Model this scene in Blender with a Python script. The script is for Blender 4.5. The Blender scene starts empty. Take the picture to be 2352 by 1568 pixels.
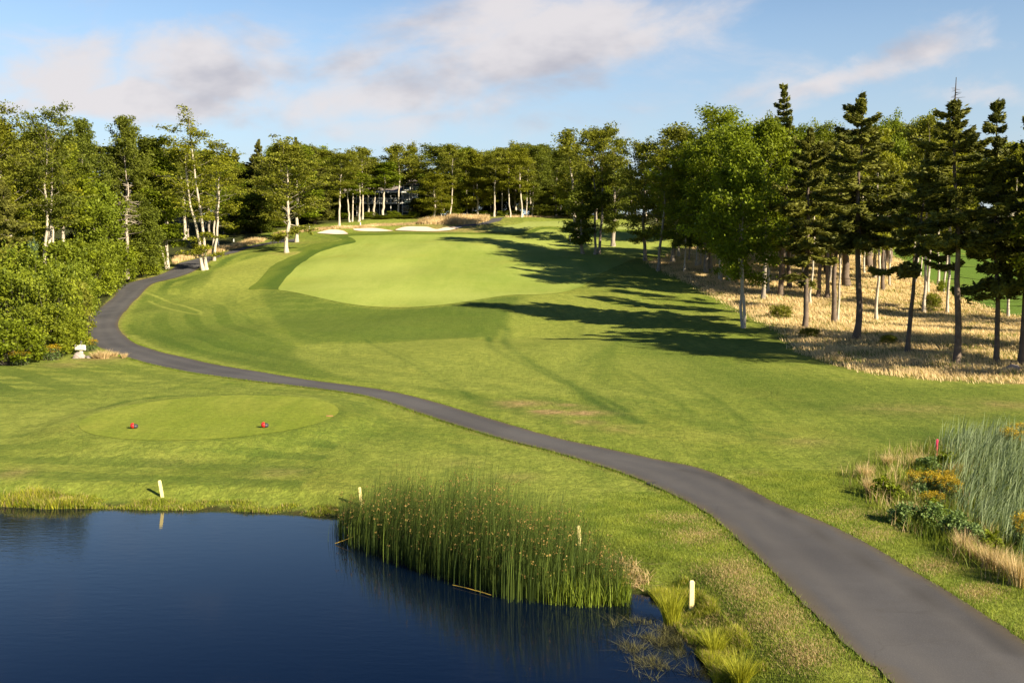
import bpy, math, random
import numpy as np
from mathutils import Vector
from mathutils.geometry import delaunay_2d_cdt

SC = bpy.context.scene
COL = SC.collection
R = math.radians
EMB = np.array

# ------------------------------------------------------------------ camera
CAMZ = 6.9
FPX = 2287.0                     # focal length in units of a 2352 px wide picture
PITCH = math.atan(194 / FPX)
cp, sp = math.cos(PITCH), math.sin(PITCH)
cam_d = bpy.data.cameras.new('camera')
cam_d.sensor_width = 36.0
cam_d.lens = 36.0 * FPX / 2352.0
cam_d.clip_start = 0.1
cam_d.clip_end = 6000
cam = bpy.data.objects.new('camera', cam_d)
cam.location = (0, 0, CAMZ)
cam.rotation_euler = (math.pi / 2 - PITCH, 0, 0)
COL.objects.link(cam)
SC.camera = cam


def rays(u, v):
    a = (np.asarray(u, float) - 1176) / FPX
    b = (784 - np.asarray(v, float)) / FPX
    return np.stack([a, b * sp + cp, b * cp - sp], -1)


def row_z(v, Y):
    """height of the sight line through row v at distance Y"""
    b = (784 - v) / FPX
    return CAMZ + Y * (b * cp - sp) / (b * sp + cp)


def at_plane(u, v, z=0.0):
    d = rays(u, v)
    t = (z - CAMZ) / d[..., 2]
    return d[..., 0] * t, d[..., 1] * t


def u_x(u, Y, v=600):
    d = rays(u, v)
    return float(d[0] / d[1] * Y)


def project(X, Y, Z):
    X, Y, Z = np.asarray(X, float), np.asarray(Y, float), np.asarray(Z, float) - CAMZ
    f = Y * cp - Z * sp
    b = Y * sp + Z * cp
    return 1176 + FPX * X / f, 784 - FPX * b / f


# ------------------------------------------------------------------ terrain
_pairs = [(60, 838), (75, 782), (85, 754), (93, 733), (100, 717), (104, 703), (112, 680), (120, 658), (135, 624), (150, 595),
          (170, 562), (190, 533), (205, 512), (215, 500), (230, 496), (255, 492)]
_D = np.array([-500, 0, 30, 48] + [p[0] for p in _pairs] + [300, 5000], float)
_Z = np.array([.4, .4, .42, .48] + [row_z(v, D) for D, v in _pairs] + [0, 0], float)
_Z[-2:] = _Z[-3] + .6
_gd = np.arange(-100, 420, 0.5)
_gz = np.interp(_gd, _D, _Z)
_k = np.exp(-0.5 * (np.arange(-16, 17) / 7.0) ** 2)
_k /= _k.sum()
_gz = np.convolve(np.pad(_gz, 16, mode='edge'), _k, 'valid')


def poly_sd(X, Y, poly):
    """signed distance to a closed polygon, positive inside"""
    P = np.asarray(poly, float)
    X = np.asarray(X, float)
    Y = np.asarray(Y, float)
    d2 = np.full(X.shape, 1e18)
    ins = np.zeros(X.shape, bool)
    for (x0, y0), (x1, y1) in zip(P, np.roll(P, -1, 0)):
        ex, ey = x1 - x0, y1 - y0
        L = ex * ex + ey * ey + 1e-12
        t = np.clip(((X - x0) * ex + (Y - y0) * ey) / L, 0, 1)
        dx, dy = X - x0 - t * ex, Y - y0 - t * ey
        d2 = np.minimum(d2, dx * dx + dy * dy)
        c = (y0 > Y) != (y1 > Y)
        if y1 != y0:
            ins ^= c & (X < (x1 - x0) * (Y - y0) / (y1 - y0) + x0)
    d = np.sqrt(d2)
    return np.where(ins, d, -d)


def ss(x, a, b):
    t = np.clip((x - a) / (b - a), 0, 1)
    return t * t * (3 - 2 * t)


_shore_px = [(-500, 1160), (0, 1163), (100, 1167), (200, 1166), (350, 1170), (500, 1171), (640, 1178), (760, 1188), (800, 1196), (900, 1205),
             (1020, 1224), (1150, 1250), (1290, 1290), (1400, 1335), (1455, 1362), (1500, 1368), (1535, 1405), (1560, 1440),
             (1600, 1490), (1632, 1530), (1650, 1568)]
_sx, _sy = at_plane([p[0] for p in _shore_px], [p[1] for p in _shore_px], 0.0)
POND = list(zip(_sx, _sy)) + [(3.9, 12), (3.6, 6), (1.5, -4), (-8, -9), (-40, -10), (-75, 5), (-70, 24), (-40, 28.5)]
POND = [(float(a), float(b)) for a, b in POND]

_tx, _ty = at_plane(484, 957, 0.75)
TEE_C = (float(_tx), float(_ty))
_rx = 296 / FPX * TEE_C[1]
TEE_R = (_rx, 0.0)
_y0 = float(at_plane(484, 906, .75)[1])
_y1 = float(at_plane(484, 1014, .75)[1])
TEE_C = (TEE_C[0], (_y0 + _y1) / 2)
TEE_R = (_rx, (_y0 - _y1) / 2)
MOUNDS = [(763, 521, 192, 5.5, 3.5, .75), (858, 517, 196, 6.0, 3.5, .55), (985, 512, 199, 9.5, 4.0, .95), (1045, 515, 199, 5, 4, .4), (1240, 512, 196, 12, 5, .9)]
MOUNDS = [(u_x(u, Y), Y, rx, ry, h) for u, v, Y, rx, ry, h in MOUNDS]


def height(X, Y):
    X = np.asarray(X, float)
    Y = np.asarray(Y, float)
    z = np.interp(Y, _gd, _gz)
    w = ss(Y, 42, 75) * (1 - ss(Y, 205, 240))
    z = z + w * (.30 * np.sin(X * .11 + Y * .05 + 1.0) * np.sin(Y * .083 + .4) + .13 * np.sin(X * .23 - Y * .17) + .05 * np.sin(X * .52 + Y * .31) * np.sin(Y * .44 - X * .2) + .30 * np.sin(X * .05 + 2.2))
    # shallow hollow in the rough in front of the fairway
    z = z - .5 * np.exp(-((X - 6) / 13) ** 2 - ((Y - 82) / 9) ** 2)
    # teeing ground, a low flat table
    r = np.hypot((X - TEE_C[0]) / TEE_R[0], (Y - TEE_C[1]) / TEE_R[1])
    t = 1 - ss(r, .97, 1.45)
    z = z * (1 - t) + .75 * t
    for mx, my, rx, ry, h in MOUNDS:
        z = z + h * np.exp(-((X - mx) / rx) ** 2 - ((Y - my) / ry) ** 2)
    # wet hollow under the cattails
    z = z - .35 * np.exp(-((X - 12.5) / 2.6) ** 2 - ((Y - 25) / 3.6) ** 2)
    near = (np.abs(Y) < 60) & (X < 30)
    sd = np.full(X.shape, -99.0)
    if near.any():
        sd[near] = poly_sd(X[near], Y[near], POND)
    out = np.clip(-sd, 0, 99)
    z = np.where(sd > 0, -.9 * ss(sd, 0, 3.0), z * (1 - (1 - ss(out, 0, 1.5)) * .97))
    return z


def at(u, v):
    """pixel -> point on the terrain (first hit)"""
    u = np.atleast_1d(np.asarray(u, float))
    v = np.atleast_1d(np.asarray(v, float))
    d = rays(u, v)
    d = d / d[:, 1:2]
    Ys = np.concatenate([np.arange(4, 60, .5), np.arange(60, 330, 1.0)])
    X = d[:, 0:1] * Ys
    Zr = CAMZ + d[:, 2:3] * Ys
    below = Zr < height(X, np.broadcast_to(Ys, X.shape))
    hit = below.any(1)
    i = np.where(hit, below.argmax(1), len(Ys) - 1)
    lo = Ys[np.maximum(i - 1, 0)].copy()
    hi = Ys[i].copy()
    for _ in range(22):
        m = (lo + hi) / 2
        b = CAMZ + d[:, 2] * m < height(d[:, 0] * m, m)
        hi = np.where(b, m, hi)
        lo = np.where(b, lo, m)
    return np.stack([d[:, 0] * hi, hi], -1)


def trace(px):
    a = at([p[0] for p in px], [p[1] for p in px])
    return [(float(x), float(y)) for x, y in a]


def spline(pts, n=6, closed=False):
    """Catmull-Rom resampling"""
    P = [np.array(p, float) for p in pts]
    N = len(P)
    out = []
    rng_ = range(N if closed else N - 1)
    for i in rng_:
        if closed:
            p0, p1, p2, p3 = P[i - 1], P[i], P[(i + 1) % N], P[(i + 2) % N]
        else:
            p0, p1, p2, p3 = P[max(i - 1, 0)], P[i], P[i + 1], P[min(i + 2, N - 1)]
        for k in range(n):
            t = k / n
            out.append(.5 * ((2 * p1) + (-p0 + p2) * t + (2 * p0 - 5 * p1 + 4 * p2 - p3) * t * t + (-p0 + 3 * p1 - 3 * p2 + p3) * t ** 3))
    if not closed:
        out.append(P[-1])
    return [tuple(map(float, p)) for p in out]


# ------------------------------------------------------------------ node helpers
class NT:
    def __init__(s, tree):
        s.t = tree

    def n(s, typ, **kw):
        nd = s.t.nodes.new(typ)
        for k, v in kw.items():
            setattr(nd, k, v)
        return nd

    def l(s, a, b):
        s.t.links.new(a, b)

    def math(s, op, a, b=None, c=None, clamp=False):
        nd = s.n('ShaderNodeMath', operation=op, use_clamp=clamp)
        for i, x in enumerate((a, b, c)):
            if x is None:
                continue
            if isinstance(x, (int, float)):
                nd.inputs[i].default_value = x
            else:
                s.l(x, nd.inputs[i])
        return nd.outputs[0]

    def mix(s, fac, a, b, mode='MIX'):
        nd = s.n('ShaderNodeMix', data_type='RGBA', blend_type=mode)
        for i, x in ((0, fac), (6, a), (7, b)):
            if isinstance(x, (int, float)):
                nd.inputs[i].default_value = x
            elif isinstance(x, (tuple, list)):
                nd.inputs[i].default_value = tuple(x[:3]) + (1,)
            else:
                s.l(x, nd.inputs[i])
        return nd.outputs[2]

    def noise(s, vec, scale, detail=3, rough=.55, dist=0.0):
        nd = s.n('ShaderNodeTexNoise')
        if vec is not None:
            s.l(vec, nd.inputs['Vector'])
        nd.inputs['Scale'].default_value = scale
        nd.inputs['Detail'].default_value = detail
        nd.inputs['Roughness'].default_value = rough
        nd.inputs['Distortion'].default_value = dist
        return nd.outputs['Fac']

    def ramp(s, fac, a, b, smooth=True):
        nd = s.n('ShaderNodeMapRange', interpolation_type='SMOOTHSTEP' if smooth else 'LINEAR')
        nd.inputs['From Min'].default_value = a
        nd.inputs['From Max'].default_value = b
        s.l(fac, nd.inputs['Value'])
        return nd.outputs[0]

    def mapping(s, vec, loc=(0, 0, 0), rot=(0, 0, 0), scale=(1, 1, 1), typ='POINT'):
        nd = s.n('ShaderNodeMapping', vector_type=typ)
        s.l(vec, nd.inputs['Vector'])
        nd.inputs['Location'].default_value = loc
        nd.inputs['Rotation'].default_value = rot
        nd.inputs['Scale'].default_value = scale
        return nd.outputs[0]

    def attr(s, name):
        return s.n('ShaderNodeAttribute', attribute_name=name).outputs['Fac']


def new_mat(name, rough=.9, spec=.2):
    m = bpy.data.materials.new(name)
    m.use_nodes = True
    nt = NT(m.node_tree)
    b = next(n for n in m.node_tree.nodes if n.type == 'BSDF_PRINCIPLED')
    b.inputs['Roughness'].default_value = rough
    b.inputs['Specular IOR Level'].default_value = spec
    return m, nt, b


def simple_mat(name, col, rough=.6, spec=.4, var=.12, scale=6.0, bump=0.0, metallic=0.0):
    m, nt, b = new_mat(name, rough, spec)
    tc = nt.n('ShaderNodeTexCoord').outputs['Object']
    f = nt.noise(tc, scale, 4)
    c = nt.mix(f, [x * (1 - var * 1.5) for x in col], [min(1, x * (1 + var * 1.5)) for x in col])
    nt.l(c, b.inputs['Base Color'])
    b.inputs['Metallic'].default_value = metallic
    if bump:
        bp = nt.n('ShaderNodeBump')
        bp.inputs['Strength'].default_value = bump
        bp.inputs['Distance'].default_value = .02
        nt.l(nt.noise(tc, scale * 5, 5), bp.inputs['Height'])
        nt.l(bp.outputs[0], b.inputs['Normal'])
    return m


def grass_mat(name, base, alt, dark, streak_rot=0.0, streak=.5, fine=.5, attrs=False, bump=.5, blotch=.6, streak_scale=(1.6, .12)):
    m, nt, b = new_mat(name, .95, .08)
    tc = nt.n('ShaderNodeTexCoord').outputs['Object']
    big = nt.ramp(nt.noise(tc, .06, 4, .6), .35, .65)
    mid = nt.ramp(nt.noise(tc, .45, 4, .6, .6), .3, .7)
    st = nt.mapping(tc, rot=(0, 0, streak_rot), scale=(streak_scale[0], streak_scale[1], 1))
    strk = nt.ramp(nt.noise(st, 1.0, 3, .6, .35), .38, .68)
    fin = nt.ramp(nt.noise(tc, 5.5, 5, .72), .36, .64)
    vfin = nt.noise(tc, 28, 3, .7)
    clump = nt.ramp(nt.noise(tc, 1.7, 4, .68, .5), .36, .66)
    c = nt.mix(nt.math('MULTIPLY', big, blotch), base, alt)
    c = nt.mix(nt.math('MULTIPLY', strk, streak), c, dark)
    c = nt.mix(nt.math('MULTIPLY', mid, blotch * .5), c, alt)
    worn = nt.ramp(nt.noise(nt.mapping(tc, loc=(31, 7, 0)), .13, 5, .65, .4), .5, .72)
    c = nt.mix(nt.math('MULTIPLY', worn, blotch * .55), c, (.30, .265, .05))
    if attrs:
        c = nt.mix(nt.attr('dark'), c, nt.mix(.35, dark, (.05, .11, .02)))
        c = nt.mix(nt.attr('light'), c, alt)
        dryc = nt.mix(fin, (.44, .30, .14), (.33, .22, .09))
        dm = nt.math('MULTIPLY', nt.attr('dry'), nt.math('ADD', nt.math('MULTIPLY', mid, .9), .35), clamp=True)
        c = nt.mix(dm, c, dryc)
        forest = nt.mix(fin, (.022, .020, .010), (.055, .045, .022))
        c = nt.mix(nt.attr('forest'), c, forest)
        mud = nt.mix(fin, (.03, .024, .012), (.07, .055, .025))
        c = nt.mix(nt.attr('mud'), c, mud)
    c = nt.mix(nt.math('MULTIPLY', clump, fine * 1.1, clamp=True), c, nt.mix(.6, c, dark))
    c = nt.mix(nt.math('MULTIPLY', fin, fine), c, nt.mix(.55, c, (0.012, .02, .003)))
    c = nt.mix(nt.math('MULTIPLY', nt.ramp(vfin, .35, .75), fine * .55), c, nt.mix(.5, c, (.20, .22, .05)))
    nt.l(c, b.inputs['Base Color'])
    bp = nt.n('ShaderNodeBump')
    bp.inputs['Strength'].default_value = bump
    bp.inputs['Distance'].default_value = .06
    nt.l(nt.math('ADD', fin, vfin), bp.inputs['Height'])
    nt.l(bp.outputs[0], b.inputs['Normal'])
    return m


def leaf_mat(name, dark, light, alt, transl=.28, hue_var=.5, rough=.6):
    """leaf colour from the per-leaf 'tint' value and a per-tree random"""
    m, nt, b = new_mat(name, rough, .25)
    out = next(n for n in m.node_tree.nodes if n.type == 'OUTPUT_MATERIAL')
    tint = nt.attr('tint')
    rnd = nt.n('ShaderNodeObjectInfo').outputs['Random']
    c = nt.mix(tint, dark, light)
    c = nt.mix(nt.math('MULTIPLY', rnd, hue_var), c, nt.mix(tint, [x * .6 for x in alt], alt))
    nt.l(c, b.inputs['Base Color'])
    tr = nt.n('ShaderNodeBsdfTranslucent')
    nt.l(nt.mix(1.0, c, (1.0, 1.0, .45), 'MULTIPLY'), tr.inputs['Color'])
    mx = nt.n('ShaderNodeMixShader')
    mx.inputs[0].default_value = transl
    nt.l(b.outputs[0], mx.inputs[1])
    nt.l(tr.outputs[0], mx.inputs[2])
    nt.l(mx.outputs[0], out.inputs['Surface'])
    return m


def bark_mat(name, c1, c2, marks, mark_amt=.5, zs=2.0):
    m, nt, b = new_mat(name, .85, .2)
    tc = nt.n('ShaderNodeTexCoord').outputs['Object']
    a = nt.noise(tc, 1.3, 4, .6)
    c = nt.mix(nt.ramp(a, .3, .7), c1, c2)
    mv = nt.mapping(tc, scale=(1.5, 1.5, zs))
    k = nt.ramp(nt.noise(mv, 2.2, 4, .7), .55, .66)
    c = nt.mix(nt.math('MULTIPLY', k, mark_amt), c, marks)
    c = nt.mix(nt.math('MULTIPLY', nt.attr('thin'), .75), c, [x * .30 for x in c2])
    nt.l(c, b.inputs['Base Color'])
    bp = nt.n('ShaderNodeBump')
    bp.inputs['Strength'].default_value = .6
    bp.inputs['Distance'].default_value = .03
    nt.l(nt.noise(tc, 14, 4), bp.inputs['Height'])
    nt.l(bp.outputs[0], b.inputs['Normal'])
    return m


M = {}
M['rough'] = grass_mat('rough grass', (.208, .258, .032), (.365, .39, .074), (.054, .106, .012), R(25), .34, .6, True, .6, .6)
M['fairway'] = grass_mat('fairway grass', (.265, .315, .058), (.34, .38, .090), (.17, .245, .032), R(-8), .35, .28, True, .25, .6, (.8, .05))
M['first_cut'] = grass_mat('first cut grass', (.10, .155, .016), (.17, .21, .028), (.06, .105, .011), R(20), .6, .5, True, .5, .5)
M['green'] = grass_mat('green grass', (.25, .29, .075), (.28, .31, .085), (.21, .26, .06), R(10), .3, .2, False, .2, .5)
M['tee'] = grass_mat('tee grass', (.215, .260, .026), (.31, .33, .055), (.12, .18, .016), R(84), .5, .5, False, .3, .7, (1.2, .1))
M['field'] = grass_mat('field grass', (.10, .17, .025), (.12, .19, .03), (.08, .14, .02), R(40), .3, .3, False, .3, .5)

M['leaf_birch'] = leaf_mat('birch leaves', (.10, .115, .009), (.33, .33, .022), (.26, .27, .017), .40, .5)
M['leaf_maple'] = leaf_mat('maple leaves', (.065, .095, .006), (.26, .325, .016), (.27, .29, .016), .42, .5)
M['leaf_dark'] = leaf_mat('dark leaves', (.06, .085, .010), (.18, .215, .022), (.19, .20, .02), .38, .5)
M['leaf_olive'] = leaf_mat('olive leaves', (.10, .112, .011), (.29, .295, .032), (.22, .24, .02), .42, .5)
M['leaf_shrub'] = leaf_mat('shrub leaves', (.075, .105, .007), (.265, .29, .018), (.18, .24, .015), .32, .6)
M['leaf_yellow'] = leaf_mat('yellow flowers', (.30, .20, .01), (.55, .38, .015), (.40, .28, .015), .25, .3)
M['leaf_herb'] = leaf_mat('herb leaves', (.08, .13, .035), (.22, .30, .10), (.18, .27, .05), .3, .5)
M['needle'] = leaf_mat('spruce needles', (.050, .062, .011), (.205, .21, .034), (.19, .17, .028), .22, .5)
M['needle_blue'] = leaf_mat('blue green needles', (.045, .075, .03), (.11, .16, .07), (.09, .14, .05), .10, .3)
M['blade_green'] = leaf_mat('green blades', (.09, .14, .012), (.28, .32, .03), (.2, .26, .02), .30, .5)
M['blade_weed'] = leaf_mat('water weed', (.05, .045, .02), (.16, .15, .05), (.10, .10, .03), .2, .2)
M['blade_yellow'] = leaf_mat('yellow green blades', (.15, .19, .012), (.48, .46, .04), (.4, .38, .03), .35, .3)
M['blade_lawn'] = leaf_mat('lawn blades', (.085, .145, .010), (.31, .345, .042), (.2, .25, .02), .25, .1)
M['blade_tan'] = leaf_mat('dry grass blades', (.36, .25, .115), (.82, .62, .35), (.62, .46, .25), .3, .2)
M['blade_reed'] = leaf_mat('bulrush stems', (.028, .05, .008), (.16, .215, .03), (.08, .13, .02), .2, .2)
M['blade_cattail'] = leaf_mat('cattail blades', (.075, .115, .045), (.30, .36, .20), (.2, .28, .10), .3, .2)
M['seed'] = leaf_mat('bulrush seed heads', (.13, .085, .02), (.36, .23, .07), (.3, .19, .05), .15, .3)
M['bark_birch'] = bark_mat('pale birch bark', (.52, .45, .36), (.36, .31, .25), (.09, .07, .055), .65, 3.0)
M['bark_grey'] = bark_mat('grey bark', (.33, .28, .23), (.20, .17, .14), (.08, .065, .05), .6, .8)
M['bark_spruce'] = bark_mat('brown spruce bark', (.17, .125, .095), (.10, .075, .06), (.28, .24, .20), .35, 1.0)
M['bark_dead'] = bark_mat('bleached dead wood', (.46, .39, .32), (.30, .25, .21), (.14, .11, .09), .4, .6)

# asphalt
m, nt, b = new_mat('worn asphalt', .9, .25)
tc = nt.n('ShaderNodeTexCoord').outputs['Object']
c = nt.mix(nt.ramp(nt.noise(tc, .22, 4, .6, .5), .35, .7), (.052, .050, .055), (.077, .074, .079))
c = nt.mix(nt.math('MULTIPLY', nt.ramp(nt.noise(tc, 1.6, 5, .7), .5, .75), .4), c, (.055, .05, .048))
c = nt.mix(nt.math('MULTIPLY', nt.ramp(nt.noise(tc, 40, 2), .45, .75), .35), c, (.13, .12, .115))
vo = nt.n('ShaderNodeTexVoronoi', feature='DISTANCE_TO_EDGE')
wv = nt.n('ShaderNodeVectorMath', operation='ADD')
wn = nt.n('ShaderNodeTexNoise')
nt.l(tc, wn.inputs['Vector'])
wn.inputs['Scale'].default_value = .9
wn.inputs['Detail'].default_value = 4
nt.l(tc, wv.inputs[0])
nt.l(wn.outputs['Color'], wv.inputs[1])
nt.l(wv.outputs[0], vo.inputs['Vector'])
vo.inputs['Scale'].default_value = .32
crk = nt.math('SUBTRACT', 1.0, nt.ramp(vo.outputs['Distance'], .002, .010))
crk = nt.math('MULTIPLY', crk, nt.ramp(nt.noise(tc, .35, 2), .5, .6))
c = nt.mix(nt.math('MULTIPLY', crk, .22), c, (.03, .028, .028))
grit = nt.ramp(nt.noise(tc, 9, 5, .8), .60, .72)
c = nt.mix(nt.math('MULTIPLY', grit, .4), c, (.15, .14, .13))
c = nt.mix(nt.math('MULTIPLY', nt.attr('edge'), .75), c, (.10, .075, .04))
c = nt.mix(nt.math('MULTIPLY', nt.attr('wheel'), .25), c, (.13, .118, .11))
c = nt.mix(nt.math('MULTIPLY', nt.attr('seam'), .55), c, (.035, .032, .031))
nt.l(c, b.inputs['Base Color'])
bp = nt.n('ShaderNodeBump')
bp.inputs['Strength'].default_value = .3
bp.inputs['Distance'].default_value = .01
nt.l(nt.noise(tc, 60, 3), bp.inputs['Height'])
nt.l(bp.outputs[0], b.inputs['Normal'])
M['asphalt'] = m

# sand
m, nt, b = new_mat('pale bunker sand', .95, .1)
tc = nt.n('ShaderNodeTexCoord').outputs['Object']
c = nt.mix(nt.noise(tc, .8, 4), (.62, .50, .38), (.75, .63, .50))
nt.l(c, b.inputs['Base Color'])
M['sand'] = m
M['lip'] = simple_mat('earth lip', (.26, .17, .07), .95, .1, .3, 1.2)

# water
m, nt, b = new_mat('pond water', .03, .5)
tc = nt.n('ShaderNodeTexCoord').outputs['Object']
b.inputs['Base Color'].default_value = (.001, .004, .013, 1)
b.inputs['IOR'].default_value = 1.333
rip = nt.noise(nt.mapping(tc, rot=(0, 0, R(12)), scale=(.55, 1.7, 1)), 3.2, 3, .55, .3)
rip2 = nt.noise(nt.mapping(tc, rot=(0, 0, R(-14)), scale=(.7, 2.2, 1)), 11, 2, .5)
amt = nt.ramp(nt.noise(tc, .10, 2), .35, .65)
bp = nt.n('ShaderNodeBump')
bp.inputs['Strength'].default_value = .05
bp.inputs['Distance'].default_value = .05
nt.l(nt.math('MULTIPLY', nt.math('ADD', rip, nt.math('MULTIPLY', rip2, .35)), nt.math('ADD', nt.math('MULTIPLY', amt, .7), .3)), bp.inputs['Height'])
nt.l(bp.outputs[0], b.inputs['Normal'])
M['water'] = m

M['stake'] = simple_mat('cream painted stake', (.82, .68, .30), .6, .3, .10, 6)
M['white'] = simple_mat('white paint', (.80, .78, .74), .55, .35, .06, 2)
M['cream'] = simple_mat('cream sign paint', (.84, .79, .66), .5, .35, .05, 3)
M['red'] = simple_mat('red paint', (.75, .02, .02), .4, .5, .08, 8)
M['red_stake'] = simple_mat('faded red stake', (.55, .03, .09), .6, .3, .1, 4)
M['charcoal'] = simple_mat('charcoal rubber', (.035, .035, .042), .5, .4, .1, 10)
M['black'] = simple_mat('black paint', (.02, .02, .022), .5, .4, .1, 4)
M['rock'] = simple_mat('grey boulder', (.30, .25, .23), .9, .2, .3, 3, .8)
M['rust'] = simple_mat('rusty tag', (.34, .17, .08), .7, .2, .2, 8)
M['iron'] = simple_mat('dark iron', (.05, .045, .04), .6, .4, .1, 8)
M['teal'] = simple_mat('dark teal siding', (.05, .075, .08), .8, .2, .15, .6)
M['shingle'] = simple_mat('grey roof shingles', (.24, .20, .19), .9, .2, .2, 2.5)
M['glass'] = simple_mat('dark window glass', (.02, .03, .04), .08, .6, .1, 1)


# ------------------------------------------------------------------ mesh helpers
def mesh_np(name, V, F, mat, parent=None, attrs=None, smooth=False):
    V = np.ascontiguousarray(V, np.float32)
    F = np.ascontiguousarray(F, np.int32)
    me = bpy.data.meshes.new(name)
    n, k = F.shape
    me.vertices.add(len(V))
    me.vertices.foreach_set('co', V.ravel())
    me.loops.add(n * k)
    me.loops.foreach_set('vertex_index', F.ravel())
    me.polygons.add(n)
    me.polygons.foreach_set('loop_start', np.arange(0, n * k, k, dtype=np.int32))
    if smooth:
        me.polygons.foreach_set('use_smooth', np.ones(n, bool))
    for an, av in (attrs or {}).items():
        a = me.attributes.new(an, 'FLOAT', 'POINT')
        a.data.foreach_set('value', np.ascontiguousarray(av, np.float32))
    me.update(calc_edges=True)
    me.materials.append(mat)
    return link(name, me, parent)


def link(name, me, parent=None):
    o = bpy.data.objects.new(name, me)
    COL.objects.link(o)
    if parent is not None:
        o.parent = parent
    return o


def obj_py(name, V, F, mat, parent=None, smooth=False):
    me = bpy.data.meshes.new(name)
    me.from_pydata([tuple(map(float, v)) for v in V], [], [tuple(map(int, f)) for f in F])
    if smooth:
        for p in me.polygons:
            p.use_smooth = True
    me.update()
    me.materials.append(mat)
    return link(name, me, parent)


def thing(name, label, cat, loc=(0, 0, 0), rz=0.0, group=None):
    o = bpy.data.objects.new(name, None)
    o.empty_display_size = .3
    COL.objects.link(o)
    o.location = loc
    o.rotation_euler = (0, 0, rz)
    tag(o, label, cat, group)
    return o


def tag(o, label, cat, group=None):
    o['label'] = label
    o['category'] = cat
    if group:
        o['group'] = group
    return o


def struct(o):
    o['kind'] = 'structure'
    return o


def stuff(o, label=None, cat=None):
    o['kind'] = 'stuff'
    if label:
        o['label'] = label
        o['category'] = cat
    return o


class MB:
    """small mesh collector for hard-surface pieces"""

    def __init__(s):
        s.V, s.F = [], []

    def add(s, V, F):
        b = len(s.V)
        s.V += [tuple(map(float, v)) for v in V]
        s.F += [tuple(i + b for i in f) for f in F]
        return s

    def box(s, x0, x1, y0, y1, z0, z1, bev=0.0):
        if bev <= 0:
            V = [(x, y, z) for z in (z0, z1) for y in (y0, y1) for x in (x0, x1)]
            return s.add(V, [(0, 2, 3, 1), (4, 5, 7, 6), (0, 1, 5, 4), (2, 6, 7, 3), (0, 4, 6, 2), (1, 3, 7, 5)])
        import bmesh
        bm = bmesh.new()
        bmesh.ops.create_cube(bm, size=1)
        for v in bm.verts:
            v.co = Vector(((x0 + x1) / 2 + v.co.x * (x1 - x0), (y0 + y1) / 2 + v.co.y * (y1 - y0), (z0 + z1) / 2 + v.co.z * (z1 - z0)))
        bmesh.ops.bevel(bm, geom=bm.edges[:], offset=bev, segments=2, affect='EDGES')
        bm.verts.index_update()
        s.add([v.co for v in bm.verts], [[v.index for v in f.verts] for f in bm.faces])
        bm.free()
        return s

    def lathe(s, prof, n=12, c=(0, 0, 0)):
        V, F = [], []
        for r, z in prof:
            for k in range(n):
                a = 2 * math.pi * k / n
                V.append((c[0] + r * math.cos(a), c[1] + r * math.sin(a), c[2] + z))
        for i in range(len(prof) - 1):
            for k in range(n):
                F.append((i * n + k, i * n + (k + 1) % n, (i + 1) * n + (k + 1) % n, (i + 1) * n + k))
        F.append(tuple(range(n))[::-1])
        F.append(tuple((len(prof) - 1) * n + k for k in range(n)))
        return s.add(V, F)

    def build(s, name, mat, parent=None, smooth=False):
        return obj_py(name, s.V, s.F, mat, parent, smooth)


def gz(x, y):
    return float(height(np.array([float(x)]), np.array([float(y)]))[0])


def sheet(name, poly, mat, dz, step, jit=0.0, attrs=None, edge_step=None):
    """a draped sheet: polygon outline (world XY) filled with a point lattice and lifted dz above the terrain"""
    P = []
    es = edge_step or step
    for (a, b) in zip(poly, poly[1:] + poly[:1]):
        L = math.hypot(b[0] - a[0], b[1] - a[1])
        n = max(1, int(L / es))
        P += [(a[0] + (b[0] - a[0]) * k / n, a[1] + (b[1] - a[1]) * k / n) for k in range(n)]
    E = [(i, (i + 1) % len(P)) for i in range(len(P))]
    A = np.array(P)
    gx, gy = np.meshgrid(np.arange(A[:, 0].min(), A[:, 0].max(), step), np.arange(A[:, 1].min(), A[:, 1].max(), step))
    gx, gy = gx.ravel(), gy.ravel()
    ins = poly_sd(gx, gy, P) > es * .45
    pts = [Vector(p) for p in P] + [Vector((float(x), float(y))) for x, y in zip(gx[ins], gy[ins])]
    V2, _, F, _, _, _ = delaunay_2d_cdt(pts, E, [list(range(len(P)))], 2, 1e-4)
    V2 = np.array([(v.x, v.y) for v in V2])
    Z = height(V2[:, 0], V2[:, 1]) + dz
    F = np.array([f for f in F if len(f) == 3])
    a, b_, c = V2[F[:, 0]], V2[F[:, 1]], V2[F[:, 2]]
    flip = ((b_ - a)[:, 0] * (c - a)[:, 1] - (b_ - a)[:, 1] * (c - a)[:, 0]) < 0
    F[flip] = F[flip][:, ::-1]
    at_ = {k: f(V2[:, 0], V2[:, 1]) for k, f in (attrs or {}).items()}
    o = mesh_np(name, np.column_stack([V2, Z]), F, mat, None, at_, True)
    return struct(o)


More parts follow.
